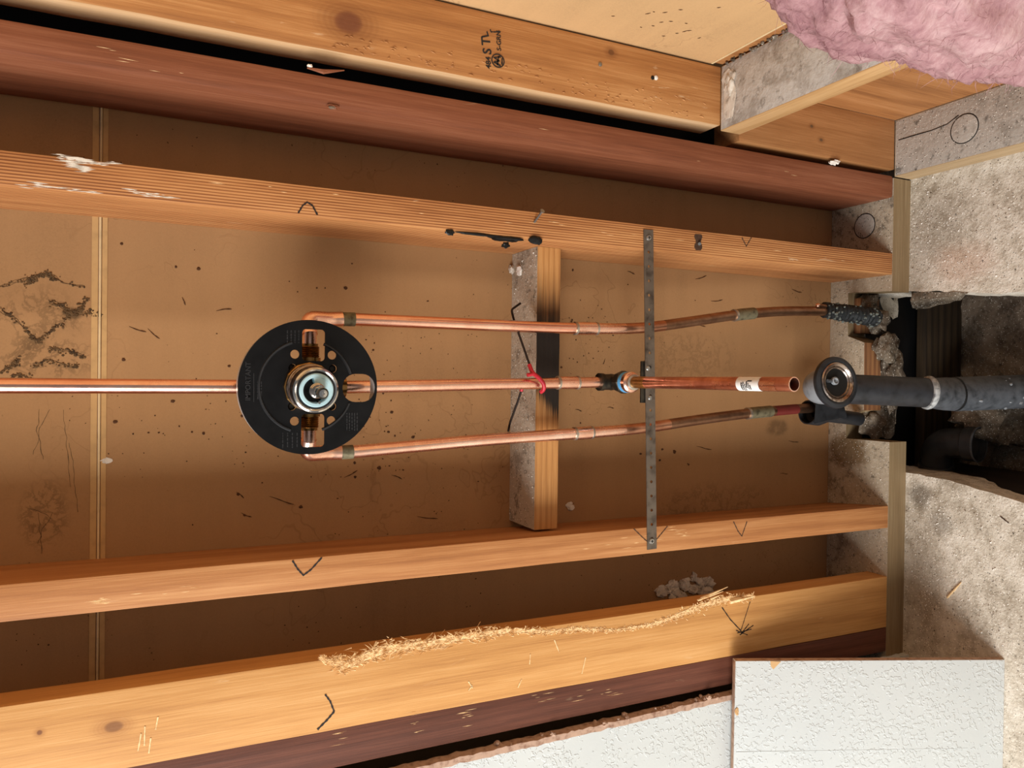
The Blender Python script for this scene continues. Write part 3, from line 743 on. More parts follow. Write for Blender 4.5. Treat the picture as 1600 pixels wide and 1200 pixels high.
# block on the right-hand wall, grey with dust, and the plates
G = thing('fire_block', 'long flat block with grey dusted top reaching towards the pink insulation', 'block', (.437, 0, zg - .0381))
mb = MB().box(.3872, .4872, -.42, -.0004, zg - .0381, zg); mb.m = [1 if i == 1 else 0 for i in range(6)]
put('timber', mb, ['fir_side', 'dust_lumber'], G, bevel=.0014)
put('plaster_dust', join(lump((.452, -.022, zg + .001), (.014, .008, .006), 5, .5), lump((.462, -.018, zg + .0005), (.016, .014, .002), 8, .4), lump((.43, -.02, zg), (.03, .012, .0016), 9, .5)), 'plaster', G, smooth=0)
rag = MB()
for i in range(90):
    yy = random.uniform(-.26, -.01); rag = join(rag, lump((.4885 + random.uniform(-.002, .001), yy, zg + random.uniform(0, .003)), random.uniform(.001, .003), i * 1.3, .6, 1))
o = put('joint_crumbs', rag, 'mortar', G, smooth=0); o['kind'] = 'stuff'

L = thing('sole_plate', 'grey dusted sole plate of the right wall with a round cut mark', 'plate', (.414, -.3, 0))
mb = MB().box(.3645, .4640, -1.3, -.0006, 0.0, ZP); mb.m = [1 if i == 1 else 0 for i in range(6)]
put('timber', mb, ['plate_side', 'dust_grey'], L, bevel=.0015)

SP = thing('sole_plate', 'dusty sole plate under the studs, notched around the pipes', 'plate', (0, .06, 0))
def zpt(u, v): q = P(u, v, z=ZP); return (q.x, q.y)
outl = [(-1.2, 0), (-.106, 0), (-.1065, .094), (-.064, .0945), (-.052, .055), (.073, .0565), (.0865, .0935), (.168, .0945), (.1625, 0), (.3630, 0), (.3630, B - .0004), (-1.2, B - .0004)]
mb = poly_mesh([outl], ZP, lambda a, b, t: Vector((a, b, t + ZP / 2)))
for i, f in enumerate(mb.f):
    c = sum((mb.v[q] for q in f), Vector()) / len(f); nz = (mb.v[f[1]] - mb.v[f[0]]).cross(mb.v[f[2]] - mb.v[f[0]])
    if c.z > ZP - 1e-4: mb.m[i] = 1
    elif abs(c.y - .055) < .004: mb.m[i] = 2
put('timber', mb, ['sole_front', 'dust_sole', 'sole_cut'], SP, smooth=0)
for (u, v, par) in ((1351, 353, SP), (1507, 201, L)):
    c = P(u, v, z=ZP); r = .0215 if par is SP else .0225
    m = MB(); m.lathe(c, (0, 0, 1), [(r, -.002), (r, .0006), (r - .003, .0012), (0, .0012)], 32, (True, False))
    put('hole_plug', m, 'dust_grey', par)
    m = MB(); m.rings([[c + Vector((math.cos(a) * rr_, math.sin(a) * rr_, h)) for a in [2 * math.pi * j / 40 for j in range(40)]] for rr_, h in ((r + .0002, -.001), (r + .0002, .0005), (r + .0016, .0005), (r + .0016, -.001))], closed=True)
    put('cut_ring', m, 'hole_black', par)
put('saw_cut', stroke([P(u, v, z=ZP) for u, v in ((1404, 219), (1430, 211), (1455, 204), (1480, 194), (1498, 180))], .0014, n=Vector((0, 0, 1)), lift=.0005), 'hole_black', L, smooth=0)

# ------------------------------------------------------------------ marks on timber
def mark(par, pts, wid=.0016, mat='marker', y=0.0, k=8):
    put('marker_stroke', stroke(densify([P(u, v, y=y - .0002) for u, v in pts], k), wid), mat, par, smooth=0)
mark(stB, [(466, 333), (473, 321), (480, 316), (488, 321), (496, 336)], .0018)
mark(stB, [(1159, 371), (1166, 385), (1174, 371)], .0012, 'pencil')
mark(stC, [(457, 876), (465, 889), (474, 899), (486, 890), (503, 871)], .0018)
mark(stC, [(990, 826), (1002, 838), (1013, 848)], .0012, 'pencil'); mark(stC, [(1024, 845), (1034, 833), (1043, 822)], .0012, 'pencil')
mark(stC, [(1146, 815), (1153, 830), (1159, 838), (1167, 815)], .0013, 'pencil')
mark(stD, [(508, 1085), (516, 1096), (522, 1112)], .0018); mark(stD, [(522, 1112), (511, 1125), (496, 1140)], .0022)
mark(stD, [(1128, 949), (1141, 968), (1158, 986)], .0014); mark(stD, [(1158, 984), (1165, 962), (1172, 940)], .001, 'pencil')
for a in ((1152, 989, 1174, 983), (1156, 992, 1177, 977), (1158, 990, 1170, 975), (1150, 985, 1168, 992)):
    mark(stD, [(a[0], a[1]), (a[2], a[3])], .0012)

# lumber stamp on the corner stud
def stamp_xf(u, v, rot=0.0):
    o_ = P(u, v, y=-.0002); ca, sa = math.cos(rot), math.sin(rot)
    return lambda a, b, t: Vector((o_.x + a * ca - b * sa, o_.y - .0003 - t * .3, o_.z + a * sa + b * ca))
put('stamp_print', text_mesh('484', .0105, stamp_xf(767, 108, .06)), 'ink', stF, smooth=0)
put('stamp_print', text_mesh('S', .0175, stamp_xf(767.5, 86, .06)), 'ink', stF, smooth=0)
put('stamp_print', text_mesh('T', .0180, stamp_xf(766, 72, .10)), 'ink', stF, smooth=0)
put('stamp_print', text_mesh('L', .0150, stamp_xf(764, 58, .35)), 'ink', stF, smooth=0)
put('stamp_print', text_mesh('S-GRN', .0092, stamp_xf(783, 80, .05)), 'ink', stF, smooth=0)
mark(stF, [(766, 46), (767, 50), (779, 50), (780, 48)], .0013, 'ink')
c = P(778, 95, y=-.0004); mm = MB()
mm.rings([[c + Vector((math.cos(a) * r * .95, h, math.sin(a) * r)) for a in [2 * math.pi * j / 36 for j in range(36)]] for r, h in ((.0098, 0), (.0098, -.0004), (.0083, -.0004), (.0083, 0))], closed=True)
put('stamp_logo', mm, 'ink', stF, smooth=0)
for q in ([(-.006, -.004), (-.003, .006), (0, -.002), (.003, .006), (.006, -.004)], [(-.006, .001), (.006, -.001)], [(-.004, -.006), (.004, -.006)]):
    put('stamp_logo', stroke(densify([c + Vector((a, 0, b)) for a, b in q], 4), .0019), 'ink', stF, smooth=0)

# gouge splinters along the flat stud
sp = MB()
path = [(500, 1028), (540, 1040), (600, 1015), (660, 1008), (740, 993), (800, 985), (860, 988), (900, 983), (960, 985), (1020, 976), (1060, 962), (1100, 945), (1140, 935), (1178, 932)]
thick = [4, 12, 12, 11, 9, 7, 5, 4, 3, 4, 7, 8, 7, 5]
def at_path(t):
    k = t * (len(path) - 1); i = min(int(k), len(path) - 2); f = k - i
    return (path[i][0] * (1 - f) + path[i + 1][0] * f, path[i][1] * (1 - f) + path[i + 1][1] * f, thick[i] * (1 - f) + thick[i + 1] * f)
for i in range(2600):
    u, v, th = at_path(random.random()); v += random.gauss(0, th * .55); p = P(u, v, y=0)
    a = random.gauss(1.45, .5); L_ = random.uniform(.003, .011) * (1.5 if th > 8 else .8)
    d = Vector((math.cos(a) * random.choice((1, -1)), random.uniform(-.7, .0), math.sin(a))).normalized() * L_
    wd = Vector((d.z, 0, -d.x)).normalized() * random.uniform(.0004, .0013); n = Vector((0, -random.uniform(.0004, .0016), 0))
    p = p - d * .4
    sp.add([p - wd, p + wd, p + d, p + n], [(0, 1, 3), (1, 2, 3), (2, 0, 3), (0, 2, 1)])
o = put('splinters', sp, 'splinter', stD, smooth=0); o['kind'] = 'stuff'; o['label'] = 'pale torn wood fibres along the gouge'
gm = MB(); top = []; bot = []
for k in range(90):
    u, v, th = at_path(k / 89); j = 1 + .9 * mnoise.noise((k * .9, 0, 0))
    top.append(P(u, v - th * .5 * j, y=-.0005)); bot.append(P(u, v + th * .4 * j, y=-.0005))
gm.add(top + bot + [p + Vector((0, .0005, 0)) for p in top + bot], [(i, i + 1, 91 + i, 90 + i) for i in range(89)])
put('gouge', gm, 'splinter', stD, smooth=0)
for (u0, v0, u1, v1, wd) in ((1095, 935, 1137, 917, .002), (1090, 938, 1130, 924, .0016), (1110, 936, 1125, 930, .002), (1140, 940, 1180, 931, .004)):
    a, b = P(u0, v0, y=-.001), P(u1, v1, y=-.008)
    put('splinter', MB().tube([a, a.lerp(b, .5), b], [wd, wd * .8, .0004], 5), 'splinter', stD, smooth=0)
for (u, v, L_, a) in ((218, 1160, 28, 1.75), (226, 1150, 30, 1.6), (234, 1165, 24, 1.7), (245, 1130, 20, 1.75), (735, 1070, 12, 1.0), (735, 1075, 10, 2.2), (828, 1030, 16, 1.65), (812, 1068, 14, 2.0), (870, 1010, 22, 1.2), (912, 1040, 26, 1.8)):
    mark(stD, [(u - math.cos(a) * L_ / 2, v - math.sin(a) * L_ / 2), (u + math.cos(a) * L_ / 2, v + math.sin(a) * L_ / 2)], .0013, 'splinter')

# whitish paint and plaster scuffs along the grain
def flecks(par, zones, n, mat, seed, wmax=.0012):
    rn_ = random.Random(seed); m_ = MB()
    for i in range(n):
        (u0, v0, u1, v1, sp_) = rn_.choice(zones); t = rn_.random()
        p = P(u0 + (u1 - u0) * t, v0 + (v1 - v0) * t + rn_.gauss(0, sp_), y=0); L_ = rn_.uniform(.002, .012)
        d = Vector((rn_.gauss(0, .02), 0, 1)) * L_; wd = Vector((rn_.uniform(.0002, wmax), 0, 0)); n_ = Vector((0, -.0003, 0))
        m_.add([p - d, p - wd, p + d, p + wd, p + n_], [(0, 1, 4), (1, 2, 4), (2, 3, 4), (3, 0, 4)])
    o_ = put('scuff_flecks', m_, mat, par, smooth=0); o_['kind'] = 'stuff'
flecks(stB, [(90, 244, 140, 252, 2.5), (95, 250, 185, 258, 2), (110, 258, 135, 264, 2), (20, 287, 150, 300, 1.5), (200, 300, 270, 308, 2)], 130, 'plaster', 5, .0008)
flecks(stB, [(320, 288, 1380, 412, 5)], 16, 'splinter', 6, .0004)
flecks(stC, [(150, 940, 165, 942, 3), (200, 932, 330, 915, 3), (900, 853, 1080, 835, 4), (1048, 832, 1075, 838, 4)], 36, 'splinter', 7, .0005)
flecks(stE, [(640, 1130, 660, 1128, 10), (830, 1095, 860, 1090, 8), (520, 1165, 540, 1160, 10), (720, 1120, 740, 1110, 10), (900, 1085, 1000, 1072, 6)], 34, 'splinter', 8, .0005)
flecks(stA, [(10, 60, 1380, 292, 5)], 10, 'splinter', 9, .0003)
sc_ = MB(); rn_ = random.Random(2)
for (u, v) in [(1008, 22), (1020, 18), (1035, 20), (1060, 15), (1030, 35), (1045, 33), (1055, 52), (1066, 50), (1072, 48), (1034, 56), (1000, 42), (955, 25), (1090, 60), (1120, 12), (1070, 36), (1018, 40)]:
    a_ = P(u, v, x=.4893); b_ = P(u + rn_.uniform(3, 9), v - rn_.uniform(-1, 2), x=.4893); sc_.tube([a_, a_.lerp(b_, .5), b_], [.0003, .0008, .0003], 5)
o = put('scratches', sc_, 'speck', wr, smooth=0); o['kind'] = 'stuff'

# tar smear, nail and staple marks on the straight grained stud
tm = join(lump(P(837, 375, y=-.001), (.006, .003, .010), 4, .35), lump(P(790, 373, y=-.0005), (.0035, .0014, .024), 6, .6), lump(P(745, 366, y=-.0003), (.002, .001, .03), 9, .6), lump(P(703, 363, y=-.0005), (.0035, .0015, .006), 2, .5), lump(P(790, 383, y=0), (.004, .0016, .005), 11, .6))
put('tar_smear', tm, 'tar', stB, smooth=60)
n0 = P(835, 347, y=0); n1 = n0 + Vector((.012, -.020, -.002))
nl = put('nail', MB().tube([n0, n0.lerp(n1, .95), n0.lerp(n1, .955), n1], [.0016, .0016, .0034, .0034], 10), 'galv', stB)
put('stain', stroke(densify([P(1091, 366, y=-.0002), P(1091, 391, y=-.0002)], 6), .012), 'pencil', stB, smooth=0)
put('nail', MB().tube([P(1093, 381, y=0), P(1093, 381, y=-.004)], [.0025, .0025], 10), 'galv', stB)
for (u, v, r, w_) in ((1024, 122, .0034, 'plaster_white'), (1019, 122, .003, 'hole_black'), (937, 101, .003, 'galv')):
    put('nail', MB().lathe(P(u, v, y=.001), (0, -1, 0), [(r, 0), (r, .002), (r * .6, .0028)], 14), w_, stF)

# splinter torn out of the red stud edge
put('torn_fleck', lump(P(520, 167, y=-.0005), (.003, .002, .007), 3, .5), 'redwood', stA, smooth=0)
put('torn_fleck', MB().tube([P(480, 106, y=0), P(505, 112, y=-.003), P(538, 110, y=-.001)], [.001, .003, .0006], 6), 'redwood', stA, smooth=0)
put('plaster_fleck', lump(P(519, 168, y=-.001), (.0016, .0016, .005), 5, .6), 'mortar', stA, smooth=0)
# black strip added as painted shade in the gap beside the red stud
put('gap_shade_strip', MB().box(.345, .489, .100, .1015, ZP, ztop), 'tar', wr, smooth=0)

# ------------------------------------------------------------------ plumbing
YS = .030
def pt(u, v, y): return P(u, v, y=y)

# shower valve ------------------------------------------------------
YP = -.030
vc = P(484, 605, y=YP)
V = thing('shower_valve', 'shower mixing valve with round black plaster guard and bare stem', 'valve', (vc.x, 0, vc.z - .08))
def pl(u, v): q = P(u, v, y=YP); return (q.x, q.z)
def ring2(c, rx, rz, n=64): return [(c[0] + rx * math.cos(2 * math.pi * k / n), c[1] + rz * math.sin(2 * math.pi * k / n)) for k in range(n)]
def rrect(u0, v0, u1, v1, r):
    a = pl(u0, v0); b = pl(u1, v1); x0, x1 = sorted((a[0], b[0])); z0, z1 = sorted((a[1], b[1])); o_ = []
    for cx, cz, s0 in ((x1 - r, z1 - r, 0), (x0 + r, z1 - r, 1), (x0 + r, z0 + r, 2), (x1 - r, z0 + r, 3)):
        for k in range(7):
            an = (s0 + k / 6) * math.pi / 2; o_.append((cx + r * math.cos(an), cz + r * math.sin(an)))
    return o_
RX, RZ = .0785, .0800
cc = (vc.x, vc.z)
loops = [ring2(cc, RX, RZ, 96), rrect(472, 514, 507.5, 564.5, .0045), rrect(470.5, 647, 506.5, 698, .0045), rrect(535, 584, 585.5, 628, .0155)]
for u, v in ((460.5, 553.5), (518.5, 555), (460, 658), (517, 657)): loops.append(ring2(pl(u, v), .0052, .0052, 20))
for u, v in ((457, 575), (520, 576), (456, 635), (519, 635)): loops.append(ring2(pl(u, v), .0048, .0048, 20))
gd = put('plaster_guard', poly_mesh(loops, .003, lambda a, b, t: Vector((a, YP + t, b))), 'black_plastic', V, smooth=30)
gd['label'] = 'round black plastic plate with cut-out windows'
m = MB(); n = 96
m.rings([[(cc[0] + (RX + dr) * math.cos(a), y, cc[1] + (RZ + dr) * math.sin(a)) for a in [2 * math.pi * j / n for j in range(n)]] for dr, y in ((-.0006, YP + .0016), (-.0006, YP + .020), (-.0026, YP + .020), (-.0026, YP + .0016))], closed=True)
put('guard_rim', m, 'rim_sheen', gd)  # window reflection on the black lip, painted as a light grey colour
# raised ring moulding, interrupted by the windows
for a0, a1 in ((-.95, -.42), (.42, .95), (-2.72, -1.1 - .75), (1.1 + .75, 2.72), (2.72, 3.56)):
    pass
rcx, rcz = pl(479, 604)
def arc(a0, a1, R_, wd, hgt, nm):
    m = MB(); K = 26; rg = []
    for k in range(K + 1):
        a = a0 + (a1 - a0) * k / K; e = Vector((math.cos(a), 0, math.sin(a))); c = Vector((rcx, YP - .0014, rcz)) + e * R_
        rg.append([c - e * wd, c - e * wd * .4 + Vector((0, -hgt, 0)), c + e * wd * .4 + Vector((0, -hgt, 0)), c + e * wd])
    m.rings(rg); put(nm, m, 'black_emboss', gd)
# angle measured from +x (picture up) towards +z (picture left)
arc(.33, 2.8, .0535, .0018, .0022, 'guard_ridge'); arc(-1.28, -.36, .0535, .0018, .0022, 'guard_ridge')
arc(-2.8, -1.95, .0535, .0018, .0022, 'guard_ridge')
# embossed lettering
def emb(txt, size, u, v):
    q = P(u, v, y=YP - .0016)
    return text_mesh(txt, size, lambda a, b, t: Vector((q.x + a, q.y - t, q.z + b)), .0005)
put('embossed_text', emb('IMPORTANT', .0078, 391, 626), 'black_emboss', gd, smooth=0)
q0, q1 = P(396.5, 628, y=YP - .0016), P(396.5, 583, y=YP - .0016)
put('embossed_text', stroke([q0, q0.lerp(q1, .5), q1], .0007, lift=.0006), 'black_emboss', gd, smooth=0)
def fineprint(u0, v0, u1, v1, rows, cols_, seed):
    rnd = random.Random(seed); m = MB()
    for r_ in range(rows):
        u = u0 + (u1 - u0) * (r_ + .5) / rows; v = v0
        while v < v1:
            l_ = rnd.uniform(2, 5); q = P(u, v, y=YP - .0016); q2 = P(u, min(v + l_, v1), y=YP - .0016)
            xa, xb_ = sorted((q.x, q2.x)); m.box(xa, xb_, q.y - .0004, q.y + .0003, q.z - .0006, q.z + .0006); v += l_ + rnd.uniform(.8, 2)
    o_ = put('moulded_lines', m, 'black_emboss', gd, smooth=0); o_['kind'] = 'stuff'
fineprint(400, 596, 411, 624, 2, 1, 1); fineprint(446, 516, 470, 536, 4, 1, 2); fineprint(540, 645, 560, 673, 5, 1, 3); fineprint(438, 676, 468, 700, 4, 1, 4)

# body behind the guard
hv = P(484, 605, y=.0)
hz = P(483, 605, y=.012).z
bdy = MB(); bdy.lathe((hv.x, .045, hz), (0, -1, 0), [(.018, 0), (.026, .006), (.026, .05), (.021, .055), (.021, .0735)], 28)
bdy.tube([(hv.x - .036, .012, hz), (hv.x + .036, .012, hz)], .0135, 24)
bdy.tube([(hv.x, .012, hz + .040), (hv.x, .012, hz - .044)], .0125, 24)
put('body', bdy, 'brass', V)
for sgn in (1, -1):
    m = MB(); pr = []
    x = .030
    for k in range(9):
        pr += [(.0108, x), (.0125, x + .0011)]; x += .0022
    m.lathe((hv.x, .012, hz), (sgn, 0, 0), [(.009, .028)] + pr + [(.0104, x), (.0104, x + .003)], 28)
    put('threaded_inlet', m, 'brass', V)
for (u, v) in ((457, 575), (520, 576), (456, 635), (519, 635)):
    q = P(u, v, y=YP)
    put('screw', join(MB().lathe((q.x, YP + .012, q.z), (0, -1, 0), [(.0048, 0), (.0048, .0075), (.003, .009)], 16)), 'hole_black', V)
ax0 = P(480, 603, y=-.026); ax1 = P(504, 614.5, y=-.1); axd = (ax1 - ax0).normalized()
m = MB(); m.lathe(ax0, axd, [(.0255, 0), (.0285, .001), (.0285, .010), (.027, .0115)], 12)
put('bonnet_nut', m, 'brass', V, smooth=20)
m = MB(); m.lathe(ax0, axd, [(.0262, .0115), (.0272, .013), (.0272, .019), (.0262, .0200), (.0268, .0212), (.0268, .0225), (.0260, .0235), (.0268, .0247), (.0268, .026), (.0258, .0272), (.0262, .0285), (.0262, .040), (.0245, .043), (.0232, .0436), (.0222, .0430), (.0222, .034)], 56, (False, False))
put('bonnet', m, 'chrome_worn', V)
m = MB(); m.lathe(ax0, axd, [(.0258, .0405), (.0256, .0437), (.0236, .0449), (.0218, .0443), (.0215, .036)], 56, (False, False))
put('bonnet_rim', m, 'chrome', V)
m = MB(); m.lathe(ax0, axd, [(.0213, .0440), (.0213, .0448), (.0192, .0448), (.0192, .044)], 56, (False, False)); put('seal', m, 'hole_black', V)
m = MB(); m.lathe(ax0, axd, [(.0192, .034), (.0192, .0462), (.0182, .0470), (.0152, .0470), (.0145, .0462), (.0145, .034)], 56, (False, False))
put('cartridge_collar', m, 'aqua_plastic', V)
m = MB(); m.lathe(ax0, axd, [(.0146, .034), (.0146, .0345), (0, .0345)], 40, (False, False)); put('cartridge_well', m, 'hole_black', V)
# aqua stop sector in the well
nx = Vector((1, 0, 0)); nx = (nx - axd * nx.dot(axd)).normalized(); nz = axd.cross(nx); nz = nz if nz.z > 0 else -nz
m = MB(); a0, a1 = math.radians(-118), math.radians(14); rings_ = []
for k in range(15):
    a = a0 + (a1 - a0) * k / 14; e = nx * math.cos(a) + nz * math.sin(a)
    rings_.append([ax0 + axd * .035 + e * .004, ax0 + axd * .035 + e * .0148, ax0 + axd * .0465 + e * .0148, ax0 + axd * .0465 + e * .004])
m.rings(rings_); put('stop_sector', m, 'aqua_plastic', V, smooth=20)
m = MB(); m.lathe(ax0, axd, [(.0088, .034), (.0088, .050), (.0080, .0508), (.0080, .053), (.0072, .0535), (.0072, .056)], 28)
put('stem_collar', m, 'chrome', V)
m = MB(); m.lathe(ax0, axd, [(.0060, .055), (.0064, .057), (.0064, .061), (.0056, .0615), (.0056, .064), (.0064, .0645), (.0066, .074), (.0060, .0755)], 8)
put('stem', m, 'chrome', V, smooth=15)
m = MB(); m.lathe(ax0 + axd * .0753, axd, [(.0062, 0), (.0062, .0012), (.0046, .0014)], 24); put('stem_tip', m, 'brass_dark', V)
m = MB(); m.lathe(ax0 + axd * .0764, axd, [(.0046, 0), (.0044, .0012), (.0018, .0014), (.0016, .0004)], 24); put('stem_screw', m, 'chrome', V)
q = ax0 + axd * .05 - nx * .0125 - nz * .001
put('stop_pin', MB().tube([q, q + axd * .008], .0016, 8), 'chrome', V)

# hot and cold supply pipes ---------------------------------------------
def along(path, t0, t1, n=6):
    """piece of a polyline between two length fractions"""
    L_ = [0.0]
    for a, b in zip(path[:-1], path[1:]): L_.append(L_[-1] + (b - a).length)
    out = []
    def ev(s_):
        for i in range(len(path) - 1):
            if s_ <= L_[i + 1] or i == len(path) - 2:
                f = (s_ - L_[i]) / max(1e-9, L_[i + 1] - L_[i]); return path[i].lerp(path[i + 1], f)
    s0, s1 = t0 * L_[-1], t1 * L_[-1]
    out.append(ev(s0)); out += [path[i] for i in range(len(path)) if s0 < L_[i] < s1]; out.append(ev(s1)); return out
def frac_at_z(path, z):
    L_ = 0; tot = sum((b - a).length for a, b in zip(path[:-1], path[1:]))
    for a, b in zip(path[:-1], path[1:]):
        if (a.z - z) * (b.z - z) <= 0 and abs(a.z - b.z) > 1e-6:
            return (L_ + (b - a).length * (a.z - z) / (a.z - b.z)) / tot
        L_ += (b - a).length
    return 1.0

def supply(label, elbow_uv, pxs, cpl, cpl2, stub_x, new_mat):
    T = thing('supply_pipe', label, 'pipe', (0, YS, .0), 'supply pipes to the shower valve')
    path = [pt(*q) for q in pxs]
    e = pt(*elbow_uv); e.z = hz + .001
    sg = 1 if e.x > hv.x else -1
    stub0 = Vector((hv.x + sg * stub_x, .012, hz))
    R_ = .0083
    run = fillet([Vector((e.x, YS, e.z))] + path, .05, 8)
    zc0, zc1 = cpl; t0 = frac_at_z(run, zc0); t1 = frac_at_z(run, zc1)
    z20, z21 = cpl2; u0 = frac_at_z(run, z20); u1 = frac_at_z(run, z21)
    top0 = frac_at_z(run, e.z - .045)
    # elbow: from the valve inlet sideways, bending down
    eb = fillet([stub0 + Vector((sg * .012, 0, 0)), Vector((e.x, YS * .5 + .006, e.z)), run[1] if False else Vector((e.x, YS, e.z - .03)), along(run, 0, top0)[-1]], .020, 8)
    put('elbow', MB().tube(eb, .0096, 22), 'copper', T)
    put('inlet_stub', MB().tube([stub0, stub0 + Vector((sg * .016, 0, 0))], .0085, 22), 'copper', T)
    se = along(run, top0 - .008, top0 + .016)
    put('solder_joint', MB().tube(se, .0089, 20), 'verdigris', T)
    put('pipe_run', MB().tube(along(run, max(0, top0 - .01), t1), R_, 22), new_mat, T)
    put('coupling', MB().tube(along(run, t0, t1), .0095, 22), 'copper', T)
    for tt in (t0, t1):
        put('solder_ring', MB().tube(along(run, tt - .0018, tt + .0018), [.0094] + [.0099] * (len(along(run, tt - .0018, tt + .0018)) - 2) + [.0094] if len(along(run, tt - .0018, tt + .0018)) > 2 else .0097, 20), 'solder', T)
    mid = (t1 * .55 + u0 * .45)
    put('pipe_run', MB().tube(along(run, t1, t1 * .6 + mid * .4), R_, 22), 'copper', T)
    put('pipe_run', MB().tube(along(run, t1 * .6 + mid * .4, mid), R_, 22), 'copper_mid', T)
    put('pipe_run', MB().tube(along(run, mid, 1.0), R_, 22), 'copper_old', T)
    put('coupling', MB().tube(along(run, u0, u1), .0098, 22), 'verdigris', T)
    put('solder_ring', MB().tube(along(run, u0 - .002, u0 + .002), .0103, 20), 'solder', T)
    return T, run

zc = lambda u, y=YS: P(u, 600, y=y).z
T1, run1 = supply('copper supply pipe under the straight grained stud, ending in black wrap', (483, 498, YS),
    [(540, 498.5, YS), (880, 513, YS), (1000, 514, YS), (1090, 501, .04), (1145, 492.5, .045), (1215, 486, .05), (1290, 486, .055), (1330, 489, .055)], (zc(898), zc(930)), (zc(1146, .045), zc(1176, .047)), .052, 'copper_new')
T2, run2 = supply('copper supply pipe with a red band, entering a black sleeve', (483, 708, YS),
    [(540, 707, YS), (760, 687, YS), (900, 677.5, YS), (1000, 670, YS), (1090, 656, .04), (1170, 645.5, .05), (1262, 637.5, .058), (1300, 637, .06)], (zc(899), zc(925)), (zc(1169, .05), zc(1205, .052)), .052, 'copper')
put('red_band', MB().tube(along(run2, frac_at_z(run2, zc(1210, .053)), frac_at_z(run2, zc(1245, .056))), .0087, 20), 'red_band', T2)

# riser to the shower head and the drop to the spout ---------------------------
Rr = thing('shower_riser', 'straight bright copper riser above the valve', 'pipe', (hv.x, .012, hz + .04))
ru = P(0, 602.5, y=.012)
put('pipe_run', MB().tube([(hv.x, .012, hz + .036), (ru.x, .012, ru.z), (ru.x, .012, ztop)], .0083, 24), 'copper_new', Rr)
put('fitting', MB().tube([(hv.x, .012, hz + .03), (hv.x, .012, hz + .055)], .0098, 24), 'copper', Rr)

E_ = P(957, 597, y=.022); tip = P(1241, 600.5, z=E_.z - .006)
Sp = thing('spout_pipe', 'copper drop pipe turning out through a dark elbow to an open stub with white sticker', 'pipe', (E_.x, .02, E_.z))
d0 = Vector((hv.x, .012, hz - .04))
mid = P(760, 600.5, y=.018)
put('pipe_run', MB().tube([d0, mid, P(905, 598, y=.020), E_ + Vector((0, 0, .012))], .0080, 22), 'copper', Sp)
ca, cb = P(872, 598, y=.019), P(902, 598, y=.020)
put('coupling', MB().tube([ca, cb], .0093, 22), 'copper', Sp)
for q in (ca, cb): put('solder_ring', MB().tube([q + Vector((0, 0, .0016)), q - Vector((0, 0, .0016))], .0098, 20), 'solder', Sp)
sd = (tip - E_).normalized()
put('drop_elbow', join(MB().tube(fillet([E_ + Vector((0, 0, .022)), E_, E_ + sd * .03], .016, 8), .0118, 24), MB().ball(E_ + Vector((0, .002, .001)), .0125, 20), MB().tube([E_ + Vector((0, 0, .024)), E_ + Vector((0, 0, .017))], .0130, 24)), 'brass_dark', Sp)
put('hex_collar', MB().lathe(E_ + sd * .020, sd, [(.0125, 0), (.0165, .003), (.0165, .013), (.0150, .0145)], 8), 'brass_dark', Sp, smooth=20)
put('thread_tape', MB().tube([E_ + sd * .0345, E_ + sd * .0415], .0150, 28), 'blue_tape', Sp)
put('adapter', MB().lathe(E_ + sd * .0415, sd, [(.0148, 0), (.0148, .0075), (.0125, .010), (.0105, .0105)], 28), 'copper', Sp)
put('solder_ring', MB().lathe(E_ + sd * .0515, sd, [(.0098, 0), (.0112, .001), (.0112, .004), (.0093, .005)], 28), 'solder', Sp)
put('heat_stain', MB().tube([E_ + sd * .055, E_ + sd * .085], .00835, 24), 'flux', Sp)
m = MB(); L_ = (tip - E_).length
m.lathe(E_, sd, [(.0081, .055), (.0081, L_), (.0071, L_), (.0071, L_ - .06)], 32, (False, True)); put('spout_stub', m, 'copper_spout', Sp)
put('bore', MB().lathe(E_, sd, [(.0071, L_ - .045), (0, L_ - .045)], 24, (False, False)), 'hole_black', Sp)
m = MB(); m.lathe(E_, sd, [(.0081, L_ - .0012), (.0082, L_), (.0070, L_ + .0001)], 32, (False, False)); put('cut_end', m, 'copper', Sp)
# sticker wrapped on the side of the stub towards the camera
s0 = P(1157, 602, z=E_.z - .004); t_a = (s0 - E_).dot(sd); t_b = t_a + .036
def sleeve_patch(ta, tb, a0, a1, r, seed):
    mx = Vector((1, 0, 0)); mx = (mx - sd * mx.dot(sd)).normalized(); mz = mx.cross(sd).normalized()
    if mz.z < 0: mz = -mz
    rg = []; K = 14; J = 8
    vs = []; 
    for i in range(K + 1):
        for j in range(J + 1):
            a = a0 + (a1 - a0) * i / K; t = ta + (tb - ta) * j / J
            if j == J: t += .002 * mnoise.noise((i * .9, seed, 0))
            vs.append(E_ + sd * t + (mx * math.cos(a) + mz * math.sin(a)) * r)
    m_ = MB(); m_.add(vs, [(i * (J + 1) + j, (i + 1) * (J + 1) + j, (i + 1) * (J + 1) + j + 1, i * (J + 1) + j + 1) for i in range(K) for j in range(J)])
    return m_
put('sticker', sleeve_patch(t_a, t_b, math.radians(20), math.radians(215), .00835, 1), 'sticker', Sp)
for k, (f0, f1, a0, a1) in enumerate(((.28, .34, 80, 150), (.38, .43, 75, 160), (.48, .52, 90, 150), (.56, .62, 70, 125), (.66, .70, 85, 140), (.74, .79, 100, 140), (.62, .85, 62, 72))):
    put('sticker_print', sleeve_patch(t_a + .03 * f0, t_a + .03 * f1, math.radians(a0), math.radians(a1), .0085, 2), 'ink', Sp)
put('sticker_residue', sleeve_patch(t_b + .001, t_b + .024, math.radians(70), math.radians(200), .0083, 5), 'copper', Sp)

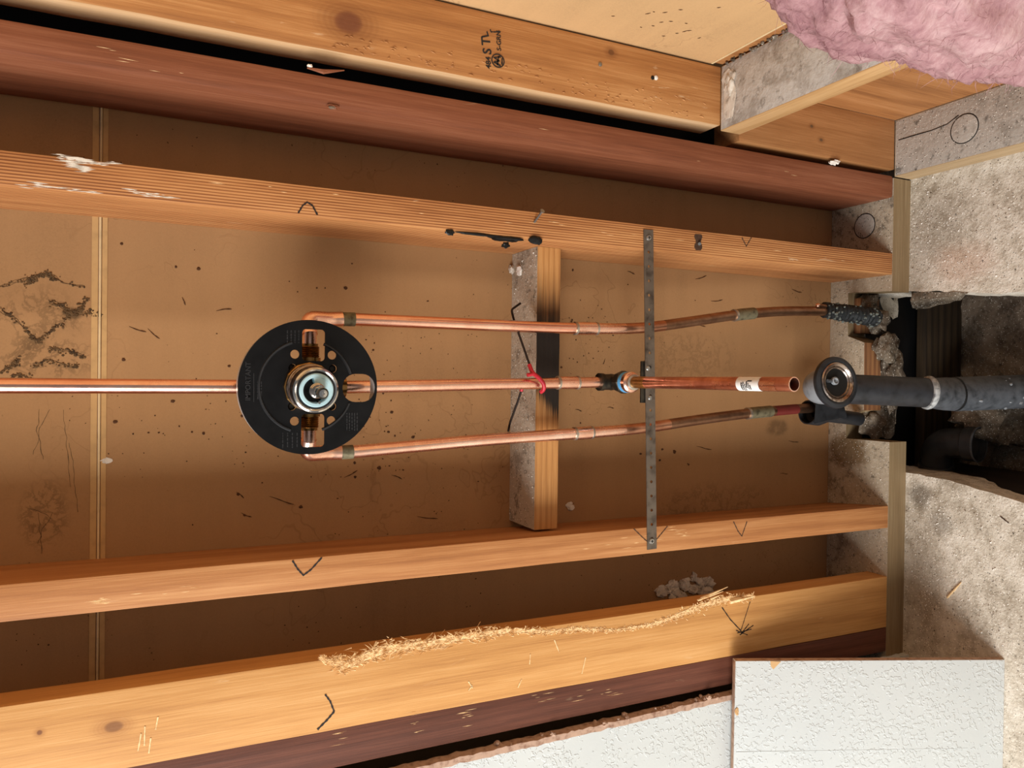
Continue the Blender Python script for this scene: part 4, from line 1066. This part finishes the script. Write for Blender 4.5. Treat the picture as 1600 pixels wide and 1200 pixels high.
# perforated strap --------------------------------------------------------
St = thing('perforated_strap', 'thin perforated steel strap spanning two studs behind the spout', 'strap', (0, 0, .55))
a_, b_ = P(1013, 359, y=-.001), P(1018.5, 858, y=-.001)
ax_ = (b_ - a_); Ls = ax_.length; ax_ = ax_.normalized(); wv = Vector((-ax_.z, 0, ax_.x)); hw = .0084
loops = [[(0, -hw), (Ls, -hw), (Ls, hw), (0, hw)]]
k = .0115
while k < Ls - .006:
    loops.append([(k + .0023 * math.cos(2 * math.pi * j / 12), .0023 * math.sin(2 * math.pi * j / 12)) for j in range(12)]); k += .0213
put('band', poly_mesh(loops, .0014, lambda a, b, t: a_ + ax_ * a + wv * b + Vector((0, t, 0))), 'steel_strap', St, smooth=0)
for (u, v) in ((1013.5, 371.5), (1018, 845.5)):
    q = P(u, v, y=-.0018); put('screw', MB().lathe(q + Vector((0, .001, 0)), (0, -1, 0), [(.0046, 0), (.0046, .0012), (.0036, .0028), (.0012, .003)], 20), 'screw', St)
    for s2 in (Vector((.0022, 0, .0)), Vector((0, 0, .0022))):
        put('screw_slot', stroke([q - s2 + Vector((0, -.0021, 0)), q + Vector((0, -.0021, 0)), q + s2 + Vector((0, -.0021, 0))], .0009, lift=.0003), 'hole_black', St, smooth=0)
for (u, v) in ((1013, 575.5), (1016, 621.5)):
    q = P(u, v, y=-.0018); put('screw', MB().lathe(q + Vector((0, .001, 0)), (0, -1, 0), [(.0036, 0), (.0036, .0012), (.0028, .0022), (.001, .0024)], 16), 'screw', St)
q = P(1009, 598, y=.0012)
put('ear_plate', MB().hexa([q + Vector((x, y, z)) for z in (-.011, .0085) for x, y in ((-.030, 0), (.032, 0), (.032, .003), (-.030, .003))]), 'brass_dark', St, bevel=.0012)

# wire pipe hook ---------------------------------------------------------
Hk = thing('pipe_hook', 'dark wire pipe hook with red coated loop around the drop pipe', 'hook', P(832, 590, y=.03))
yw = .037
w1 = fillet([P(813, 474, y=.052), P(799, 484, y=yw + .004), P(803, 500, y=yw + .004), P(830, 577, y=.014)], .004, 4)
put('wire', MB().tube(w1, .0016, 10), 'wire', Hk)
lp_ = [P(827, 570, y=.017), P(832, 583, y=.009), P(842, 590, y=.003), P(850, 600, y=.001), P(850, 609, y=.004), P(845, 612.5, y=.010)]
put('red_loop', MB().tube(fillet(lp_, .01, 5), .0029, 14), 'red_coat', Hk)
put('red_loop', MB().tube([P(824, 586, y=.008), P(834, 584, y=.008)], .0026, 12), 'red_coat', Hk)
w2 = [P(816, 606, y=.028), P(808, 630, y=.036), P(797, 660, y=.042), P(794, 674, y=.047)]
put('red_loop', MB().tube([P(818, 602, y=.026), P(814, 611, y=.030)], .0025, 12), 'red_coat', Hk)
put('wire', MB().tube(w2, .0016, 10), 'wire', Hk)

# black wrapped pipe end ------------------------------------------------------
Wp = thing('pipe_wrap', 'lumpy black taped pipe end with crusted mortar by the notch', 'wrap', P(1340, 488, y=.05))
wa, wb_ = P(1287, 484, y=.055), P(1368, 496, y=.045)
rg = []; K = 46
for k in range(K + 1):
    t = k / K; c = wa.lerp(wb_, t); r = .0125 + .004 * t + .0016 * math.sin(k * 1.9)
    ring = []
    for j in range(24):
        a = 2 * math.pi * j / 24; e = Vector((math.cos(a), math.sin(a), 0)); ring.append(c + e * (r + .0022 * mnoise.noise((k * .8, math.cos(a) * 3, math.sin(a) * 3))))
    rg.append(ring)
put('tape_wrap', MB().rings(rg), 'wrap', Wp, smooth=25)
cr = MB()
for i in range(60):
    t = random.random(); c = wa.lerp(wb_, t); a = random.uniform(math.pi * .9, math.pi * 2.0)
    cr = join(cr, lump(c + Vector((math.cos(a), math.sin(a), 0)) * (.0135 + .004 * t), random.uniform(.0012, .0032), i, .5, 1))
o = put('crust', cr, 'wrap_grey', Wp, smooth=0); o['kind'] = 'stuff'
put('copper_stub', MB().lathe(P(1290, 479, y=.048), (.05, -.1, 1), [(.0036, 0), (.0036, .022), (.0030, .0222), (.0030, .012)], 16), 'copper_old', Wp)
put('copper_stub', MB().ball(P(1278, 477, y=.046), .0042, 12), 'copper', Wp)

# black sleeve on the second supply ------------------------------------------
Sl = thing('pipe_sleeve', 'flared black plastic sleeve around the copper pipe with red band', 'sleeve', P(1290, 645, y=.05))
sa, sb_ = P(1262, 644, y=.056), P(1292, 648, y=.056); sx = (sb_ - sa).normalized()
put('mouth', MB().lathe(sa, sx, [(.0175, .012), (.0195, 0), (.0215, 0), (.0215, .026), (.018, .036), (.013, .05), (.012, .13)], 32, (False, True)), 'abs_dark', Sl)
put('bore', MB().lathe(sa, sx, [(.0195, .001), (.0170, .014), (0.0085, .018)], 32, (False, False)), 'hole_black', Sl)
put('bracket', rough_box([P(u, v, y=yy) for yy in (.03, .045) for u, v in ((1275, 628), (1318, 630), (1322, 652), (1272, 662))], 4, .002, 40, 2), 'abs_dark', Sl, smooth=40)

# tub drain ------------------------------------------------------------------
D = thing('tub_drain', 'black plastic drain elbow with open flange on a stout riser out of the pit', 'drain', (-.005, -.1, -.12))
fc = PD(1307, 597.5, 1.200); fz = Vector((.10, -.985, .10)).normalized()
bend = fc - fz * .049 + Vector((-.004, 0, -.002))
b1_, b2_ = PD(1352, 605.5, 1.262), PD(1449, 613.5, 1.262)
b3_, b4, b6 = PD(1468, 615, 1.275), PD(1489, 616, 1.285), PD(1760, 606, 1.36)
pdx = (b2_ - b1_).normalized(); pd2 = (b6 - b4).normalized()
put('waste_pipe', MB().tube([bend.lerp(b2_, .12), b2_], .0243, 40), 'abs', D)
put('elbow', MB().tube(fillet([fc - fz * .006, bend, bend.lerp(b2_, .22)], .034, 12), .0268, 36), 'abs_light', D)
m = MB(); m.lathe(fc, fz, [(.0275, -.010), (.0395, -.006), (.0408, -.002), (.0400, .0015), (.0345, .0035), (.0312, .0025), (.0292, -.001), (.0262, -.003), (.0262, .0)], 56, (False, False))
put('flange', m, 'abs_dark', D)
m = MB(); m.lathe(fc, fz, [(.0290, .0005), (.0312, .0034), (.0292, .0046), (.0266, .0030), (.0248, .0004), (.0242, .0018), (.0226, .0018), (.0214, .0002)], 56, (False, False))
put('threaded_seat', m, 'chrome_worn', D)
put('throat', MB().lathe(fc, fz, [(.0290, -.0005), (.0208, .0002), (.0196, -.0002), (0, -.0002)], 40, (False, False)), 'hole_black', D)
cx_ = fc + fz * .0012 + Vector((.002, 0, .006))
put('crossbar', MB().tube([cx_, fc + fz * .0012 + Vector((.002, 0, .0205))], .0028, 8), 'abs_scuffed', D)
put('cross_hub', MB().lathe(cx_ - fz * .001, fz, [(.0062, 0), (.0062, .004), (.0042, .0050), (.0030, .003), (.0008, .003)], 20), 'abs_light', D)
put('glue_ring', MB().lathe(b2_ - pdx * .003, pdx, [(.0245, 0), (.0272, .001), (.0278, .005), (.0268, .008), (.0245, .011)], 40), 'cement_glue', D)
put('reducer', MB().tube([b2_ + pdx * .004, b2_ + pdx * .012, b3_, b3_.lerp(b4, .4), b4], [.0255, .0252, .0266, .0276, .0278], 40), 'abs_scuffed', D)
put('pipe_hub', MB().lathe(b4, pd2, [(.0265, -.002), (.0265, .003), (.0288, .0032), (.0288, (b6 - b4).length)], 44, (False, True)), 'abs_scuffed', D)
put('hub_groove', MB().lathe(b4, pd2, [(.0279, -.0015), (.0283, .0005), (.0283, .0028)], 44, (False, False)), 'hole_black', D)
fl_ = MB(); rn2 = random.Random(8)
for i in range(34):
    t = rn2.random() ** .8; a = rn2.uniform(0, 6.28); c = b4.lerp(b6, t * .55); e = Vector((math.cos(a), math.sin(a), 0)); e = (e - pd2 * e.dot(pd2)).normalized()
    if e.y > .2: continue
    r = rn2.uniform(.0008, .0035); fl_ = join(fl_, lump(c + e * .0284, (r, r, r * rn2.uniform(.8, 2)), i, .5, 1))
o = put('mortar_splashes', fl_, 'abs_light', D, smooth=0); o['kind'] = 'stuff'

# old trap elbow down in the pit -----------------------------------------------
El = thing('trap_elbow', 'dark plastic pipe elbow lying deep in the pit', 'elbow', P(1480, 700, z=-.14))
ec = P(1488, 697, z=-.10)
path = fillet([ec + Vector((-.062, -.012, .0)) , ec + Vector((-.008, .012, .01)), ec + Vector((.012, -.05, -.03))], .035, 10)
path = fillet([P(1462, 738, z=-.11), P(1465, 690, z=-.09), P(1520, 694, z=-.10)], .04, 12)
put('bend', MB().tube(path, .027, 32), 'abs_dark', El)
dv = (path[-1] - path[-2]).normalized(); put('socket', MB().lathe(path[-1] - dv * .012, dv, [(.0285, 0), (.0315, .002), (.0315, .022), (.028, .023), (.028, .010)], 36, (False, True)), 'abs_dark', El)
put('socket_rim', MB().lathe(path[-1] + dv * .008, dv, [(.0312, 0), (.0322, .001), (.0322, .0035), (.031, .004)], 36, (False, False)), 'abs_scuffed', El)
dv0 = (path[0] - path[1]).normalized(); put('socket', MB().lathe(path[0] - dv0 * .022, dv0, [(.0285, 0), (.0305, .002), (.0305, .026), (.027, .027)], 36), 'abs_dark', El)

# boards down in the pit ---------------------------------------------------------
fbd = thing('form_board', 'old dark form board lying against the back of the pit', 'board', (0, .08, -.2))
zA, zB, zC = P(1438, 550, y=.075).z, P(1458, 550, y=.075).z, P(1497, 550, y=.075).z
put('timber', MB().box(-.21, .21, .068, .088, zC, zB - .001), 'old_board', fbd, bevel=.002)
put('edge_strip', MB().box(-.21, .21, .064, .084, zB, zA), 'old_board', fbd, bevel=.002)
fb2 = thing('form_board', 'dark wet board under the broken edge of the slab', 'board', (-.19, -.2, -.12))
put('timber', rough_box([(-.215, -.6, -.165), (-.168, -.6, -.165), (-.150, .06, -.165), (-.2, .06, -.165), (-.215, -.6, -.05), (-.196, -.6, -.05), (-.166, .06, -.05), (-.2, .06, -.05)], 8, .003, 12, 5), 'old_board_dark', fb2, smooth=30)

# broken concrete and mortar -----------------------------------------------------
ck = thing('concrete_lump', 'grey broken slab corner hanging at the edge of the pit', 'rubble', P(1460, 466, z=-.02))
a = [P(u, v, z=zz) for zz, q in ((-.045, ((1426, 460), (1508, 458), (1500, 470), (1430, 486))), (.0, ((1423, 456), (1512, 457), (1500, 462), (1424, 470)))) for u, v in q]
put('chunk', rough_box(a, 8, .005, 40, 3), 'mortar', ck, smooth=40)
mc = thing('mortar_clump', 'crumbling mortar left around the notch of the sole plate', 'rubble', P(1390, 540, z=0))
put('clump', join(lump(P(1372, 505, z=.012), (.02, .014, .02), 1, .6), lump(P(1385, 545, z=.0), (.028, .014, .025), 3, .6), lump(P(1395, 590, z=-.02), (.05, .014, .03), 5, .5), lump(P(1355, 475, z=.01), (.018, .02, .02), 7, .6)), 'mortar', mc, smooth=60)
mc2 = thing('mortar_clump', 'grey mortar ridge beside the notch below the drain flange', 'rubble', P(1365, 665, z=0))
put('clump', join(lump(P(1364, 660, z=.006), (.028, .012, .03), 11, .5), lump(P(1380, 655, z=-.02), (.035, .008, .03), 13, .5)), 'mortar', mc2, smooth=60)
mc3 = thing('mortar_clump', 'pale rubble beneath the thick drain pipe in the pit', 'rubble', P(1540, 665, z=-.2))
put('clump', join(lump(P(1545, 650, z=-.16), (.05, .05, .06), 21, .5), lump(P(1560, 640, z=-.19), (.06, .06, .05), 24, .5), lump(P(1535, 668, z=-.2), (.03, .03, .05), 25, .5)), 'mortar', mc3, smooth=60)
wd2 = thing('wood_stub', 'small cut wooden stub in the notch beside the taped pipe', 'stub', (.13, .08, 0))
put('timber', MB().box(.092, .158, .078, .0925, -.02, .03), 'sole_cut', wd2, bevel=.001)

# leaning offcut ------------------------------------------------------------
LO = thing('board_offcut', 'loose white textured board offcut leaning on the wall, foot on concrete', 'board', (-.56, -.15, 0))
tl, tr_, br = P(1149.5, 1033, y=-.03), None, P(1570, 1031, z=.001)
ux = Vector((-1, 0, -.006)); dn = (br - tl); dn_n = dn.normalized(); nrm = ux.cross(dn_n).normalized()
if nrm.y > 0: nrm = -nrm
wid = .42; th = .0127
fr = [tl, br, br + ux * wid + Vector((0, 0, .002)), tl + ux * wid + dn_n * -.004]
bkk = [p - nrm * th for p in fr]
mb = MB().hexa([bkk[0], bkk[1], bkk[2], bkk[3], fr[0], fr[1], fr[2], fr[3]]); mb.m = [1, 0, 1, 1, 1, 1]
put('board', mb, ['knockdown', 'gypsum'], LO, bevel=.0009)
def onb(a, b, lift=0.0): return tl + dn_n * a + ux * b + nrm * lift
put('torn_patch', join(MB().add([onb(.055, .0, .0006), onb(.072, .001, .0006), onb(.060, .013, .0006), onb(.056, .008, .0006), onb(.055, 0, 0), onb(.072, .001, 0), onb(.060, .013, 0), onb(.056, .008, 0)], [(0, 1, 2, 3), (0, 4, 5, 1), (1, 5, 6, 2), (2, 6, 7, 3)])), 'paper_right_lit', LO, smooth=0)
put('torn_patch', lump(onb(.003, .078, .0), (.006, .0015, .004), 3, .5), 'paper_right_lit', LO, smooth=0)
put('score_line', stroke([onb(.002 + .02 * k, .141 + .0008 * mnoise.noise((k * .7, 0, 0)), .0) for k in range(20)], .0012, n=nrm, lift=.0005), 'knockdown', LO, smooth=0)

# insulation ------------------------------------------------------------------
bm = bmesh.new(); bmesh.ops.create_icosphere(bm, subdivisions=6, radius=1)
c0 = Vector((.480, -.42, .50)); vs = []
for v in bm.verts:
    q = v.co.copy(); k = 1 + .16 * mnoise.fractal(q * 1.6 + Vector((3, 1, 2)), 1, 2, 3) + .07 * mnoise.fractal(q * 6, 1, 2, 5) + .025 * mnoise.fractal(q * 22, 1, 2, 4)
    p = c0 + Vector((q.x * .150, q.y * .13, q.z * .27)) * k
    p.x = min(p.x, .4635); vs.append(p)
m = MB(); m.add(vs, [[v.index for v in f.verts] for f in bm.faces]); bm.free()
INS = thing('insulation_batt', 'fluffy pink glass wool insulation bulging from the right wall', 'insulation', (.47, -.42, .3))
put('wool', m, 'insulation', INS, smooth=80)
fm = MB()
for i in range(4500):
    p = random.choice(vs)
    if p.x > .44: continue
    d = (p - c0).normalized() * .35 + Vector((random.gauss(0, 1), random.gauss(0, 1), random.gauss(0, 1))).normalized() * .9
    d = d.normalized() * random.uniform(.006, .026); sd_ = Vector((random.gauss(0, 1), random.gauss(0, 1), random.gauss(0, 1))).cross(d).normalized() * .00022
    mid_ = p + d * .5 + Vector((random.gauss(0, 1), random.gauss(0, 1), random.gauss(0, 1))) * .0015
    fm.add([p - sd_, p + sd_, mid_ + sd_, mid_ - sd_, p + d], [(0, 1, 2, 3), (3, 2, 4)])
o = put('loose_fibres', fm, 'insulation', INS, smooth=0); o['kind'] = 'stuff'

# plaster bits ---------------------------------------------------------------
def chip(label, c, r, seed, mat='plaster_white', n=1, name='plaster_chip'):
    m = MB()
    for k in range(n): m = join(m, lump(Vector(c) + Vector((random.uniform(-1, 1) * r[0] * n * .5, 0, random.uniform(-1, 1) * r[2] * n * .5)) * (k > 0), r, seed + k, .6, 2))
    o_ = put(name, m, mat, base=c, smooth=0); tag(o_, label, 'debris'); return o_
chip('white plaster crumb caught at the gap beside the dark red stud', P(1306, 253, y=-.002), (.0035, .004, .008), 3, n=2)
chip('white plaster chip on the block nearest the straight grained stud', P(811, 423, z=b0 + .002), (.008, .008, .003), 6)
chip('cream plaster flake at the back corner of the block', P(799, 421, z=b0 + .003), (.007, .005, .004), 8, 'plaster')
pb = MB(); rn3 = random.Random(4); pc = P(1075, 922, y=B - .003)
for i in range(46):
    u = rn3.uniform(1030, 1112); top_ = 900 + 22 * abs((u - 1085) / 60); v = rn3.uniform(top_, 934)
    pb = join(pb, lump(P(u, v, y=B - .002), (rn3.uniform(.004, .009), .004, rn3.uniform(.005, .012)), i, .7, 2))
tag(put('plaster_crust', pb, 'plaster', base=pc, smooth=40), 'grey white plaster crust stuck in the dark bay beside the gouged stud', 'debris')
chip('small white flake on the board below the scorched block', P(892, 793, y=B - .001), (.005, .0015, .006), 14, 'plaster', 2)
chip('white plaster smear on the joint tape below the riser', P(166, 720, y=B - .0006), (.0035, .0006, .006), 17, 'plaster', 2)
chip('tiny white crumb at the mouth of the gap above the red stud', P(484, 103, y=-.001), (.002, .002, .003), 19)

# grit on concrete and plates
gr = MB(); rnd = random.Random(5)
def grit(n, fx, rmin, rmax):
    global gr
    for i in range(n):
        p = fx(); r = rmin * (rmax / rmin) ** (rnd.random() ** 2.2)
        a = rnd.uniform(0, 6.28); v0 = [p + Vector((math.cos(a + k * 2.09) * r * rnd.uniform(.6, 1.3), math.sin(a + k * 2.09) * r * rnd.uniform(.6, 1.3), 0)) for k in range(3)]
        gr.add(v0 + [p + Vector((0, 0, r * rnd.uniform(.5, 1)))], [(0, 1, 3), (1, 2, 3), (2, 0, 3), (0, 2, 1)])
def onfloor():
    while True:
        x = rnd.uniform(-.75, .36); y = -abs(rnd.gauss(0, .13)) - .001
        if not (-.2 - .1 * abs(y) < x < .167): return Vector((x, y, .0002))
grit(1500, onfloor, .0005, .0024)
o = put('floor_grit', gr, 'plaster_white', smooth=0); tag(o, 'pale crumbs of plaster scattered over the concrete slab', 'grit', kind='stuff')
gr = MB()
def onplate():
    while True:
        x = rnd.uniform(-.48, .36); y = rnd.uniform(.002, B - .004)
        if not (-.108 < x < .17 and y < .097): return Vector((x, y, ZP + .0002))
grit(500, onplate, .0005, .0018)
grit(900, lambda: Vector((rnd.uniform(.366, .462), rnd.uniform(-.45, -.002), ZP + .0002)), .0005, .0017)
grit(350, lambda: Vector((rnd.uniform(-.215, .19), rnd.uniform(yb + .003, B - .003), b0 + .0005)), .0006, .002)
o = put('plate_grit', gr, 'plaster', smooth=0); tag(o, 'dusty crumbs lying on the sole plates and block', 'grit', kind='stuff')
gr = MB(); grit(450, onfloor, .0006, .0022)
o = put('dark_grit', gr, 'dirt', smooth=0); tag(o, 'dark specks of dirt scattered over the concrete slab', 'grit', kind='stuff')
for (u0, v0, u1, v1, r, lab, mt) in ((1480, 934, 1502, 910, .0016, 'thin wood sliver lying on the concrete above the leaning board', 'splinter'), (1563, 807, 1577, 818, .0009, 'dark twig like sliver on the pale concrete', 'pencil')):
    a, b = P(u0, v0, z=r), P(u1, v1, z=r); o = put('wood_sliver', MB().tube([a, a.lerp(b, .5), b], [r, r, r * .4], 6), mt, base=a); tag(o, lab, 'debris')
